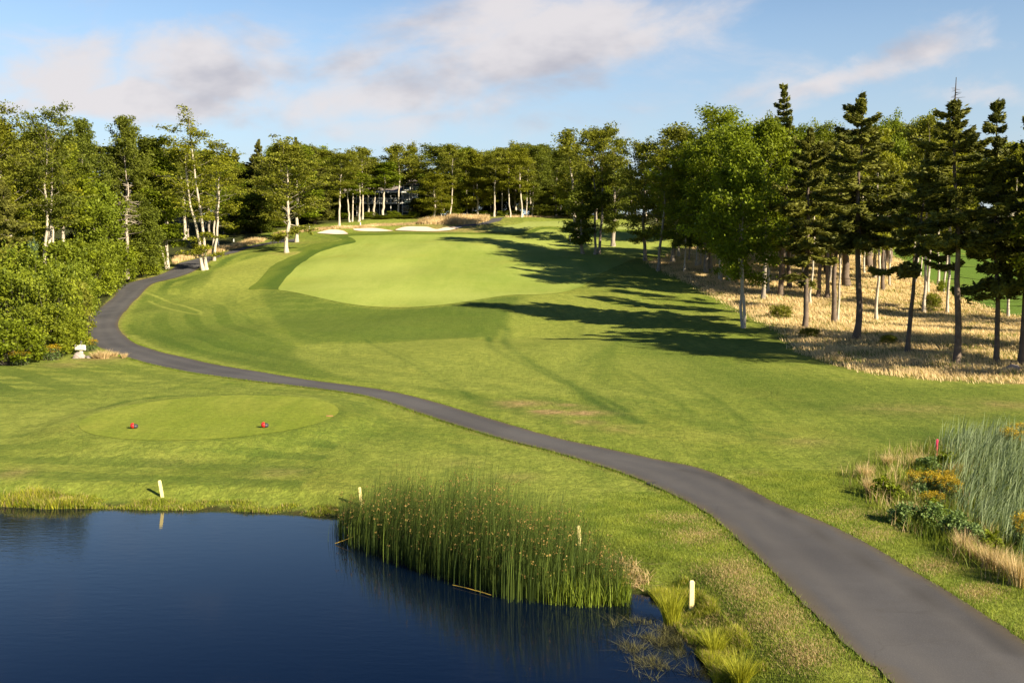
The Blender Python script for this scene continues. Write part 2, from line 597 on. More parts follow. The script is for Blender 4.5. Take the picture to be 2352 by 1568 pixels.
# ------------------------------------------------------------------ traced outlines
path_l = [(619, 557), (592, 561), (548, 570.6), (509, 581), (463, 592), (413, 604), (399, 615), (361, 633.5), (317, 644.5), (276, 659), (264, 679), (242, 698), (220, 713), (206, 722), (202, 745), (205, 774),
          (215, 793), (244, 806), (281, 818), (317, 829), (391, 847), (464, 860.5), (574, 875), (700, 890), (800, 903), (870, 918), (950, 945), (1050, 978), (1150, 1008), (1250, 1033),
          (1350, 1062), (1450, 1095), (1530, 1130), (1600, 1165), (1650, 1200), (1700, 1245), (1750, 1290), (1800, 1340), (1850, 1390), (1900, 1440), (1950, 1490), (2000, 1530), (2050, 1572)]
path_r = [(622, 561), (572, 570.6), (537, 581.6), (498, 592), (463, 613), (415, 635), (366, 647), (342, 658), (325, 676), (298, 703), (281, 723), (272, 740), (273, 754), (286, 771), (315, 791),
          (366, 808), (439, 825), (574, 851), (700, 872), (800, 885), (900, 900), (1000, 925), (1100, 955), (1200, 985), (1300, 1012), (1400, 1033), (1500, 1055), (1600, 1075), (1680, 1105),
          (1750, 1140), (1800, 1165), (1900, 1205), (2000, 1255), (2100, 1315), (2200, 1375), (2300, 1440), (2352, 1475), (2450, 1545)]
PL = trace(path_l)
PR = trace(path_r)
PL = [(PL[0][0] + 4, PL[0][1] + 4)] + PL + [(PL[-1][0] + .05, PL[-1][1] - 5), (PL[-1][0] - .3, PL[-1][1] - 12)]
PR = [(PR[0][0] + 4, PR[0][1] + 4)] + PR + [(PR[-1][0] + .1, PR[-1][1] - 4), (PR[-1][0] - .2, PR[-1][1] - 10)]
PLs, PRs = spline(PL, 4), spline(PR, 4)
def rough_edge(P, seed):
    q = np.random.default_rng(seed)
    out = []
    for (x0, y0), (x1, y1) in zip(P, P[1:]):
        n = max(1, int(math.hypot(x1 - x0, y1 - y0) / .22)) if y0 < 80 else 1
        for k in range(n):
            j = .016 if y0 < 80 else 0
            out.append((x0 + (x1 - x0) * k / n + q.normal(0, j), y0 + (y1 - y0) * k / n + q.normal(0, j)))
    return [tuple(map(float, p)) for p in out] + [P[-1]]


PATH = PLs + PRs[::-1]
PATH_ROUGH = rough_edge(PLs, 1) + rough_edge(PRs, 2)[::-1]
far_bend = trace([(619, 560), (619, 556), (640, 551), (622, 545), (628, 540), (640, 537.5), (657, 536), (690, 534), (690, 536), (662, 539), (647, 543), (652, 549), (678, 552), (676, 557), (655, 556)])
far_path = trace([(1045, 519), (1066, 516.5), (1099, 514), (1121, 508), (1129, 502), (1160, 499.5), (1153, 503), (1146, 508.7), (1121, 515), (1088, 518.5), (1060, 520.5)])
fair_px = [(639, 664), (655, 640), (672, 623.5), (697, 602), (723, 585), (770, 568), (815, 557.6), (812, 549), (800, 543), (845, 541), (888, 540), (998, 539), (1107, 539), (1181, 541), (1217, 537.5), (1236, 530), (1254, 526.5),
           (1327, 531), (1400, 533), (1493, 534), (1540, 548), (1520, 575), (1470, 590), (1420, 610), (1370, 635), (1320, 664), (1254, 676), (1162, 679), (1071, 693), (998, 702), (924, 706.6), (815, 700.4), (723, 682), (660, 669)]
FAIR = spline(trace(fair_px), 4, True)
cut_px = [(570, 664), (600, 638), (632, 606), (665, 590), (694, 578), (705, 565), (740, 558), (785, 552), (771, 544), (765, 541), (800, 536), (888, 534.5), (998, 534), (1107, 534.5), (1181, 536.5), (1208, 533), (1226, 526), (1246, 522),
          (1327, 526), (1400, 528), (1500, 530), (1500, 540), (1400, 545), (1200, 556), (1000, 570), (850, 590), (760, 610), (715, 630), (690, 650), (672, 660), (640, 665), (600, 664)]
CUT = spline(trace(cut_px), 4, True)
green_px = [(1120, 530), (1150, 520), (1200, 512), (1255, 508.5), (1330, 510), (1420, 514), (1500, 520), (1500, 527), (1400, 526), (1327, 524), (1246, 520), (1220, 524), (1195, 530), (1160, 533)]
GREEN = spline(trace(green_px), 4, True)
TEE = [(TEE_C[0] + TEE_R[0] * math.cos(a) * .965, TEE_C[1] + TEE_R[1] * math.sin(a) * .965) for a in np.linspace(0, 2 * math.pi, 90, endpoint=False)]
TEE = [(float(x), float(y)) for x, y in TEE]
DRY_px = [(1490, 605), (1510, 618), (1560, 640), (1610, 665), (1660, 690), (1740, 735), (1800, 765), (1828, 805), (1900, 835), (2000, 858), (2120, 872), (2250, 880), (2380, 884), (2700, 890),
          (2700, 760), (2400, 738), (2310, 722), (2230, 692), (2170, 668), (2120, 640), (2070, 600), (2040, 585), (1900, 575), (1700, 562), (1560, 572)]
DRY = trace(DRY_px)
FIELD = trace([(2040, 583), (2070, 598), (2120, 638), (2170, 666), (2230, 690), (2310, 720), (2400, 736), (2700, 758), (2700, 590), (2500, 572), (2040, 572)])
# where the woods stand
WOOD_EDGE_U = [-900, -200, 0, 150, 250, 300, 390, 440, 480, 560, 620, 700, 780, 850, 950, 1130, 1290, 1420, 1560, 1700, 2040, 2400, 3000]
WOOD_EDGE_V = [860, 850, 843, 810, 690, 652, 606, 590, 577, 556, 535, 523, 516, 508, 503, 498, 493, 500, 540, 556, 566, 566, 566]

# ------------------------------------------------------------------ ground sheet
dense = np.radians(np.arange(-36, 36.01, .125))
coarse = np.radians(np.concatenate([np.arange(39, 180, 5), np.arange(-180, -37, 5)]))
ang = np.sort(np.concatenate([dense, coarse]))
rad = [1.5]
while rad[-1] < 275:
    rad.append(rad[-1] * 1.0068)
rad = np.array(rad + [290, 310, 340, 400, 500, 700, 1000, 1600, 2600, 4000])
A, RR = np.meshgrid(ang, rad)
GX, GY = (np.sin(A) * RR).ravel(), (np.cos(A) * RR).ravel()
GZ = height(GX, GY)
na, nr = len(ang), len(rad)
ii, jj = np.meshgrid(np.arange(nr - 1), np.arange(na), indexing='ij')
j2 = (jj + 1) % na
GF = np.stack([ii * na + jj, ii * na + j2, (ii + 1) * na + j2, (ii + 1) * na + jj], -1).reshape(-1, 4)[:, ::-1]
c0 = len(GX)
GX, GY, GZ = np.append(GX, 0), np.append(GY, 0), np.append(GZ, gz(0, 0))
front = GY > 3
PU, PV = np.full(GX.shape, -9e3), np.full(GX.shape, 9e3)
PU[front], PV[front] = project(GX[front], GY[front], GZ[front])


def blob_px(spots, GX=None, GY=None):
    GX, GY = (globals()['GX'], globals()['GY']) if GX is None else (GX, GY)
    a = np.zeros(GX.shape)
    for u, v, ru, rv, w in spots:
        x, y = at(u, v)[0]
        x2, y2 = at(u + ru, v)[0]
        x3, y3 = at(u, v - rv)[0]
        rx, ry = abs(x2 - x) + .05, abs(y3 - y) + .05
        a = np.maximum(a, w * np.exp(-((GX - x) / rx) ** 2 - ((GY - y) / ry) ** 2))
    return a


def line_px(lines, GX=None, GY=None):
    GX, GY = (globals()['GX'], globals()['GY']) if GX is None else (GX, GY)
    a = np.zeros(GX.shape)
    for pts, wid, w in lines:
        P = spline(trace(pts), 5)
        d2 = np.full(GX.shape, 1e9)
        for (x0, y0), (x1, y1) in zip(P, P[1:]):
            ex, ey = x1 - x0, y1 - y0
            L = ex * ex + ey * ey + 1e-9
            t = np.clip(((GX - x0) * ex + (GY - y0) * ey) / L, 0, 1)
            d2 = np.minimum(d2, (GX - x0 - t * ex) ** 2 + (GY - y0 - t * ey) ** 2)
        a = np.maximum(a, w * np.exp(-d2 / (wid * wid)))
    return a


def area_px(areas):
    a = np.zeros(GX.shape)
    for pts, soft, w in areas:
        a = np.maximum(a, w * ss(poly_sd(GX, GY, spline(trace(pts), 4, True)), -soft, soft))
    return a


sd_dry = poly_sd(GX, GY, DRY)
sd_pond = np.where((np.abs(GY) < 60) & (GX < 40), poly_sd(GX, GY, POND), -50)
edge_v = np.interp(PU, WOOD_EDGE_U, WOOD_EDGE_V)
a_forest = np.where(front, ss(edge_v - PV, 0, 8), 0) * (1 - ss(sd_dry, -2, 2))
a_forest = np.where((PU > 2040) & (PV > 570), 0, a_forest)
a_dry = ss(sd_dry, -.4, .8)
a_dry = np.maximum(a_dry, blob_px([(1195, 928, 60, 7, 1.5), (1262, 945, 36, 5, 1.9), (1335, 948, 60, 6, 1.2), (1300, 930, 30, 4, .8), (1345, 969, 34, 5, 1.6), (1420, 985, 40, 8, .6), (1300, 945, 90, 14, .4), (2100, 940, 130, 14, .45), (2300, 930, 90, 12, .5), (1740, 1085, 45, 9, .45), (1850, 1015, 60, 8, .35),
                                   (1600, 1230, 70, 18, .5), (1680, 1310, 70, 22, .5), (1780, 1420, 70, 30, .5), (1850, 1500, 70, 28, .55), (1560, 1090, 60, 10, .3), (1420, 1350, 40, 18, .5), (250, 818, 55, 12, 1.0), (150, 838, 60, 6, .5),
                                   (340, 640, 30, 5, .8), (285, 655, 20, 6, .7), (255, 690, 20, 8, .5), (430, 590, 40, 8, .6), (500, 566, 50, 8, .75), (600, 549, 30, 4, .6), (30, 1085, 40, 12, .4), (400, 1060, 60, 10, .25), (650, 1085, 60, 10, .3),
                                   (1180, 1095, 60, 10, .3), (1050, 1060, 60, 10, .25), (2020, 1100, 60, 30, .8), (2260, 1300, 70, 20, .85), (757, 956, 5, 1.5, .8), (660, 582, 38, 4, .55), (685, 558, 20, 3, .4), (1050, 503, 95, 8, .9)]))
sd_path = poly_sd(GX, GY, PATH)
a_dry = np.maximum(a_dry, .55 * np.exp(-(sd_path / .22) ** 2))
a_dark = np.maximum(blob_px([(900, 728, 210, 22, .55), (620, 715, 60, 12, .45), (1130, 705, 70, 14, .5), (1230, 800, 60, 16, .3), (900, 785, 160, 20, .35), (1100, 860, 120, 16, .35), (700, 815, 100, 14, .3),  # leading blobs paint slope shading under the fairway's front edge
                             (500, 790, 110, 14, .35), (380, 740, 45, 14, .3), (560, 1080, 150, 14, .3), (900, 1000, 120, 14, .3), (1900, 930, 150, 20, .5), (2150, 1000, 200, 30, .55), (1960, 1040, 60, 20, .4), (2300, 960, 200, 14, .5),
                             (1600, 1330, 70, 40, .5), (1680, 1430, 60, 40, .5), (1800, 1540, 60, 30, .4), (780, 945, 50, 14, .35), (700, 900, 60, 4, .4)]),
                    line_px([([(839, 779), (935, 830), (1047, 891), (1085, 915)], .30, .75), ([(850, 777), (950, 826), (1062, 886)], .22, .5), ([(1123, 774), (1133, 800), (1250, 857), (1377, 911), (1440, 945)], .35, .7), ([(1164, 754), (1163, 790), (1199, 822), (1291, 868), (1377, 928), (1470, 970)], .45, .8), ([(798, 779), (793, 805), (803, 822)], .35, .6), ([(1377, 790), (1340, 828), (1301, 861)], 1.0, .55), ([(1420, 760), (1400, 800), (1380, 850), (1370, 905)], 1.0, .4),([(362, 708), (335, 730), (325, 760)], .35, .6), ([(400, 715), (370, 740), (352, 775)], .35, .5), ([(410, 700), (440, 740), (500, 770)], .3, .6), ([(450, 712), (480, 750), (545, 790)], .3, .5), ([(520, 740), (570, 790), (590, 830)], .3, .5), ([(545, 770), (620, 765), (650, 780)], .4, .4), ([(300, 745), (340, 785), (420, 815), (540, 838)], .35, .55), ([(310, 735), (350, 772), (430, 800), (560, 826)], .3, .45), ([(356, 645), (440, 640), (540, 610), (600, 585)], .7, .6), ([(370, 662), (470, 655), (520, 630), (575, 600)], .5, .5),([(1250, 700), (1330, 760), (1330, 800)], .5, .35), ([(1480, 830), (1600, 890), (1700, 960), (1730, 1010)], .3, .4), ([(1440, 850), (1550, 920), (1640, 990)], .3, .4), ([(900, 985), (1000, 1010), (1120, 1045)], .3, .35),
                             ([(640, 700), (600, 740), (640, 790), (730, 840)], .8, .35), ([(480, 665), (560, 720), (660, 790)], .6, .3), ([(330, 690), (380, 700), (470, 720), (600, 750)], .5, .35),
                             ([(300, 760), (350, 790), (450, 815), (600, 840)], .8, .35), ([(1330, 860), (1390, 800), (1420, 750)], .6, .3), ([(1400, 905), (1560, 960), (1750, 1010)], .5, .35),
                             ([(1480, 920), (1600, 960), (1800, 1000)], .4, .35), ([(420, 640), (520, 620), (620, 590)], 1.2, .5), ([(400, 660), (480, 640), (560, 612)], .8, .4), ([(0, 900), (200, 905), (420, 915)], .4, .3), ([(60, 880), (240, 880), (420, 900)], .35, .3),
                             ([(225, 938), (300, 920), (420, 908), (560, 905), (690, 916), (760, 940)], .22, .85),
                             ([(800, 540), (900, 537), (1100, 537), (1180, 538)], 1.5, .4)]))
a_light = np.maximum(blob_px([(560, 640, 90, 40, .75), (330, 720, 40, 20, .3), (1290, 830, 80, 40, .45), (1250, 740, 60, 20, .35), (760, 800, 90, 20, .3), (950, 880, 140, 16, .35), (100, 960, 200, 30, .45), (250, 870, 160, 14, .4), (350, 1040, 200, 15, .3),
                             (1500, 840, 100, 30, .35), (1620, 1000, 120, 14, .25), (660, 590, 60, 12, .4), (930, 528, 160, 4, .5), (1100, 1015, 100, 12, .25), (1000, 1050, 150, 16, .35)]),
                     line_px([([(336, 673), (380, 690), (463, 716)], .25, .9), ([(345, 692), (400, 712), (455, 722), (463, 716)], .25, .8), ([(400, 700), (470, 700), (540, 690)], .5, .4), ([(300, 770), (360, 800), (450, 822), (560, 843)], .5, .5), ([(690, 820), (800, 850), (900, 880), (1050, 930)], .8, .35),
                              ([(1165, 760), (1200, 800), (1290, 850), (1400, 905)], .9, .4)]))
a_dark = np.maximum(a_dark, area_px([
    ([(600, 668), (655, 670), (723, 685), (815, 703), (924, 710), (998, 705), (1071, 696), (1165, 681), (1205, 690), (1170, 730), (1165, 768), (1060, 776), (900, 782), (760, 786), (690, 786), (640, 750), (612, 712)], .9, .50),  # crest slope below the fairway, its shading painted into the grass colour
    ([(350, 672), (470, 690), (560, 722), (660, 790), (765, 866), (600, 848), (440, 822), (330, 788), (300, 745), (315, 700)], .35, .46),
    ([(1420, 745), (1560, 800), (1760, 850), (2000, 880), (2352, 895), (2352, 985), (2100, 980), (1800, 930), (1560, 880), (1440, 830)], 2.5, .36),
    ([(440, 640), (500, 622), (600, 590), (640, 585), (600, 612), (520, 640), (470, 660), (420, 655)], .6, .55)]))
a_light = np.maximum(a_light, area_px([
    ([(500, 618), (580, 592), (640, 581), (694, 580), (640, 606), (592, 650), (570, 664), (480, 660), (470, 690), (490, 705), (455, 680), (480, 640)], .5, .8),
    ([(672, 800), (790, 788), (900, 786), (1080, 780), (1165, 790), (1240, 850), (1310, 910), (1000, 892), (770, 862)], .6, .45),
    ([(1190, 690), (1300, 672), (1400, 700), (1430, 760), (1350, 835), (1300, 876), (1220, 824), (1172, 770)], .6, .4)]))
sd_fair = poly_sd(GX, GY, CUT)
_wob = .5 + .5 * np.sin(GX * .21 + 2 * np.sin(GY * .09)) * np.sin(GY * .13 + GX * .05)
band_p = (np.sin(sd_path * 2 * np.pi / 2.7) > .0) * ss(-sd_path, .8, 2) * (1 - ss(-sd_path, 9, 16)) * ss(GY, 30, 50)
band_f = (np.sin(sd_fair * 2 * np.pi / 3.4) > .2) * ss(-sd_path, 12, 16) * (1 - ss(-sd_fair, 10, 24)) * (GY < 140)
band_t = (np.sin((GY + .16 * GX) * 2 * np.pi / 1.9) > .1) * (sd_path < -1) * (GY < 60) * (GX < -6) * ss(-poly_sd(GX, GY, TEE), .5, 2)
a_dark = np.maximum(a_dark, (.2 + .45 * _wob) * np.maximum(np.maximum(band_p, band_f), band_t * .8))
a_light = np.maximum(a_light, .30 * (1 - _wob) * np.maximum(band_p, band_f))
a_mud = np.where(sd_pond > -.25, 1.0, 0) * .9 + .7 * np.exp(-(np.clip(-sd_pond, 0, 9) / .35) ** 2)
tri_c = np.array([(c0, (k + 1) % na, k) for k in range(na)])
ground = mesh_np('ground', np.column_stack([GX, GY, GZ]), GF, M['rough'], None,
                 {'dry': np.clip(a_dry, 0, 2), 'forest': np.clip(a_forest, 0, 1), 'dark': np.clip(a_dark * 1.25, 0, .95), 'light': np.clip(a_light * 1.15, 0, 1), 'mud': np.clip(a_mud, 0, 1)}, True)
struct(ground)

def clumped(X, Y, seed, scale=.35):
    return (np.sin(X * scale * 2.1 + 1.3 * np.sin(Y * scale * 1.7) + seed) * np.sin(Y * scale * 2.6 + 1.1 * np.sin(X * scale * 1.3)) + 1) / 2


# ------------------------------------------------------------------ draped sheets
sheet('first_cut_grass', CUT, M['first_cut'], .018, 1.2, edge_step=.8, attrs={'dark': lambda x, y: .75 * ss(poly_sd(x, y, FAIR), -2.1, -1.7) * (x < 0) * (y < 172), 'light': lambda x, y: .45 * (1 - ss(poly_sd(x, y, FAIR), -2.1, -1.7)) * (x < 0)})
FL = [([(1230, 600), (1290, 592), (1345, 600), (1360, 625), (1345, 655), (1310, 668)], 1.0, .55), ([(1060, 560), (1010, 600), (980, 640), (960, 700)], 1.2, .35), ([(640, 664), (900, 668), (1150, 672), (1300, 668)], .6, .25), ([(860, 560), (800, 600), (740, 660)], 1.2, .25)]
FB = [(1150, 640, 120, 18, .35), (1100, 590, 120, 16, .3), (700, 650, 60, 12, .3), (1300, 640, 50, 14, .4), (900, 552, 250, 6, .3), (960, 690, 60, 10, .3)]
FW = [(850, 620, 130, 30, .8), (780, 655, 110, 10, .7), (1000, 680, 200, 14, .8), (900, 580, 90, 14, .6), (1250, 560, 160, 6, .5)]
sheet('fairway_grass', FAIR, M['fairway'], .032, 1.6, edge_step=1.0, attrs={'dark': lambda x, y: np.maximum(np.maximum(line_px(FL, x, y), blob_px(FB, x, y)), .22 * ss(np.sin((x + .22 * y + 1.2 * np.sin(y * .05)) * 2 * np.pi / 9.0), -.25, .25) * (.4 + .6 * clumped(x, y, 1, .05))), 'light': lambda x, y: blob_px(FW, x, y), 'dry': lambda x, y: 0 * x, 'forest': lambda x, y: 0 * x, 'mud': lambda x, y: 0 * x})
sheet('putting_green', GREEN, M['green'], .03, 2.0, edge_step=1.0)
sheet('tee_lawn', TEE, M['tee'], .010, .5, edge_step=.3)
sheet('far_field', FIELD, M['field'], .05, 4.0)


def d_edges(x, y):
    return np.exp(-(np.clip(poly_sd(x, y, PATH), 0, 9) / .16) ** 2)


_mid = [((a[0] + b[0]) / 2, (a[1] + b[1]) / 2) for a, b in zip(spline(PL, 4), spline(PR, 4))] if len(PL) == len(PR) else None


def d_wheel(x, y):
    s = poly_sd(x, y, PATH)
    return np.exp(-((s - .75) / .28) ** 2)


_seam = spline(trace([(1540, 1058), (1560, 1080), (1640, 1100), (1760, 1160), (1900, 1240), (2050, 1330), (2200, 1420), (2340, 1510)]), 4)


def d_seam(x, y):
    d2 = np.full(x.shape, 1e9)
    for (x0, y0), (x1, y1) in zip(_seam, _seam[1:]):
        ex, ey = x1 - x0, y1 - y0
        t = np.clip(((x - x0) * ex + (y - y0) * ey) / (ex * ex + ey * ey + 1e-9), 0, 1)
        d2 = np.minimum(d2, (x - x0 - t * ex) ** 2 + (y - y0 - t * ey) ** 2)
    return np.exp(-d2 / .14 ** 2)


sheet('cart_path', PATH_ROUGH, M['asphalt'], .035, .33, attrs={'edge': d_edges, 'wheel': d_wheel, 'seam': d_seam}, edge_step=.3)
sheet('cart_path', far_bend, M['asphalt'], .04, 1.2)
sheet('cart_path', far_path, M['asphalt'], .04, 1.5)
BUNK = [([(729, 536), (740, 532.5), (752, 529.5), (766, 528.5), (780, 529.5), (792, 533), (799, 538), (780, 539), (755, 538)], 'b'),
        ([(811, 527.5), (822, 526), (850, 524.8), (874, 526.5), (898, 530), (900, 531.5), (870, 532.5), (840, 532), (820, 530.5)], 'b'),
        ([(909, 529.5), (922, 524), (940, 521.5), (962, 521.6), (984, 522.5), (1002, 527.5), (1022, 523.5), (1044, 522), (1062, 522.2), (1046, 526.5), (1025, 530.5), (990, 532), (950, 531.5)], 'b')]
for pts, _ in BUNK:
    P = spline(trace(pts), 5, True)
    cx, cy = np.mean([p[0] for p in P]), np.mean([p[1] for p in P])
    lip = [(cx + (x - cx) * 1.03, cy + (y - cy) * 1.0 + (.55 if y > cy else -.05)) for x, y in P]
    sheet('bunker_lip', lip, M['lip'], .06, 1.2, edge_step=.8)
    sheet('bunker_sand', P, M['sand'], .10, 1.2, edge_step=.8)

wp = [(a, b) for a, b in POND]
cxp, cyp = -15, 12
wp = [(x + (0.5 if x > cxp else -.5), y + (.5 if y > cyp else -.5)) for x, y in wp]
wo = obj_py('water', [(x, y, 0.0) for x, y in wp], [list(range(len(wp)))[::-1]], M['water'])
if wo.data.polygons[0].normal.z < 0:
    wo.data.flip_normals()
struct(wo)


# ------------------------------------------------------------------ plant growing
def unit(v):
    return v / (np.linalg.norm(v, axis=-1, keepdims=True) + 1e-9)


class Plant:
    def __init__(s, seed):
        s.r = np.random.default_rng(seed)
        s.tv, s.tf, s.th, s.nt = [], [], [], 0
        s.lc, s.ls, s.lt, s.ln, s.ld = [], [], [], [], []

    def tube(s, pts, rad_, n=5):
        P = np.asarray(pts, float)
        m = len(P)
        T = unit(np.gradient(P, axis=0))
        ref = np.where(np.abs(T[:, 2:3]) > .9, EMB([[1., 0, 0]]), EMB([[0, 0, 1.]]))
        a = unit(np.cross(T, ref))
        b_ = np.cross(T, a)
        th = np.linspace(0, 2 * np.pi, n, endpoint=False)
        rr = np.asarray(rad_, float).reshape(-1, 1, 1)
        V = P[:, None, :] + rr * (np.cos(th)[None, :, None] * a[:, None, :] + np.sin(th)[None, :, None] * b_[:, None, :])
        i, j = np.meshgrid(np.arange(m - 1), np.arange(n), indexing='ij')
        k = (j + 1) % n
        F = np.stack([i * n + j, i * n + k, (i + 1) * n + k, (i + 1) * n + j], -1).reshape(-1, 4) + s.nt
        s.tv.append(V.reshape(-1, 3))
        s.th.append(np.repeat(np.clip((.085 - np.asarray(rad_, float).ravel()) / .06, 0, 1), n))
        s.tf.append(F)
        s.nt += m * n

    def leaves(s, C, size, tint, up=.6, direction=None):
        C = np.asarray(C, float)
        n = len(C)
        if n == 0:
            return
        s.lc.append(C)
        s.ls.append(np.broadcast_to(size, (n,)) * s.r.uniform(.45, 1.45, n))
        s.lt.append(np.clip(np.broadcast_to(tint, (n,)) + s.r.normal(0, .13, n), 0, 1))
        N = s.r.normal(0, 1, (n, 3))
        N[:, 2] = np.abs(N[:, 2]) * .7 + up
        s.ln.append(unit(N))
        D = s.r.normal(0, 1, (n, 3)) if direction is None else np.broadcast_to(direction, (n, 3)) + s.r.normal(0, .35, (n, 3))
        s.ld.append(D)

    def trunk_obj(s, name, mat, parent):
        return mesh_np(name, np.concatenate(s.tv), np.concatenate(s.tf), mat, parent, {'thin': np.concatenate(s.th)}, True)

    def crown_obj(s, name, mat, parent, aspect=1.5):
        C, S, T, N, D = (np.concatenate(x) for x in (s.lc, s.ls, s.lt, s.ln, s.ld))
        a = unit(np.cross(N, D))
        b_ = np.cross(a, N)
        h = (S / 2)[:, None]
        V = np.stack([C - b_ * h * aspect, C + a * h + b_ * h * .2, C + b_ * h * aspect, C - a * h + b_ * h * .2], 1)
        n = len(C)
        F = np.arange(4 * n).reshape(n, 4)
        return mesh_np(name, V.reshape(-1, 3), F, mat, parent, {'tint': np.repeat(T, 4)})


def wobble(r, p0, p1, n, amp):
    t = np.linspace(0, 1, n)[:, None]
    P = np.asarray(p0, float) * (1 - t) + np.asarray(p1, float) * t
    w = r.normal(0, amp, (n, 3))
    w[0] = 0
    w = np.cumsum(w, 0) * np.array([1, 1, .2])
    w -= t * w[-1] * .6
    return P + w


PROF = {'round': lambda s: np.sqrt(np.clip(1 - (2 * s - .95) ** 2 * .9, 0, 1)), 'top': lambda s: .45 + .65 * np.sin(np.clip(s * 1.05, 0, 1) * np.pi * .78) ** 1.2 * (1 - .35 * s),
        'cone': lambda s: (1 - s) ** .75 + .08, 'oval': lambda s: .35 + .7 * np.sin(np.pi * np.clip(s * .9 + .08, 0, 1))}


def decid(seed, H=16., cb=.35, spread=3.6, prof='oval', stems=1, r0=.19, nb=34, leaf=.22, nl=26, flat=.5, lean=(0, 0), clus=.75, sparse=0.0, split=1.2, low=0, bare_top=0.0):
    p = Plant(seed)
    r = p.r
    nl, leaf = nl * 1.75, leaf * .74
    for k in range(stems):
        a = r.uniform(0, 6.28)
        base = EMB([0, 0, -.25]) + (EMB([math.cos(a), math.sin(a), 0]) * (r0 * 1.1 if stems > 1 else 0))
        h = H * (1 if k == 0 else r.uniform(.78, .95))
        off = EMB([math.cos(a), math.sin(a)]) * (split * (.6 + .6 * r.random()) if stems > 1 else 0)
        top = EMB([lean[0] + off[0], lean[1] + off[1], h * (.97 if bare_top == 0 else 1.0)])
        P = wobble(r, base, top, 14, H * .0052)
        t = np.linspace(0, 1, 14)
        rk = r0 * (1 if stems == 1 else .85)
        rad_ = rk * (1 - t) ** .75 + .02
        rad_[0] *= 1.45
        p.tube(P, rad_, 7)
        nbk = int(nb * (1 if stems == 1 else .72))
        for i in range(nbk):
            s = (i + r.random()) / nbk
            tt = cb + (1 - cb) * s * (.98 - bare_top)
            if low and i < low:
                tt = r.uniform(.10, cb)
            az = i * 2.4 + r.normal(0, .5)
            L = spread * PROF[prof](EMB(s)) * r.uniform(.6, 1.15)
            if low and i < low:
                L *= .6
            el = R(8 + 55 * s + r.normal(0, 12))
            f = tt * 13
            j = min(int(f), 12)
            o = P[j] * (1 - (f - j)) + P[j + 1] * (f - j)
            d = EMB([math.cos(az) * math.cos(el), math.sin(az) * math.cos(el), math.sin(el)])
            B = wobble(r, o, o + d * L, 5, L * .05)
            B[-1, 2] -= L * .06
            rb = max(.016, float(rk * (1 - tt) ** .75 * .36))
            p.tube(B, rb * np.linspace(1, .25, 5), 4)
            if r.random() < sparse:
                continue
            ends = []
            for q in range(4):
                e = r.uniform(.35, 1.0)
                f2 = e * 4
                j2 = min(int(f2), 3)
                o2 = B[j2] * (1 - (f2 - j2)) + B[j2 + 1] * (f2 - j2)
                d2 = unit(d + r.normal(0, .65, 3) * EMB([1, 1, .5]))
                L2 = L * r.uniform(.22, .5)
                B2 = wobble(r, o2, o2 + d2 * L2, 3, L2 * .06)
                p.tube(B2, rb * .45 * np.linspace(1, .4, 3), 3)
                ends += [B2[-1], B2[1]]
            ends += [B[-1], B[3], B[2]]
            for e in ends:
                if r.random() < .12:
                    continue
                cs = clus * r.uniform(.55, 1.1)
                n = int(nl * r.uniform(.5, 1.3))
                C = e + np.clip(r.normal(0, 1, (n, 3)), -1.9, 1.9) * EMB([cs, cs, cs * flat]) * .55
                p.leaves(C, leaf, r.uniform(.15, .85), .55)
    return p


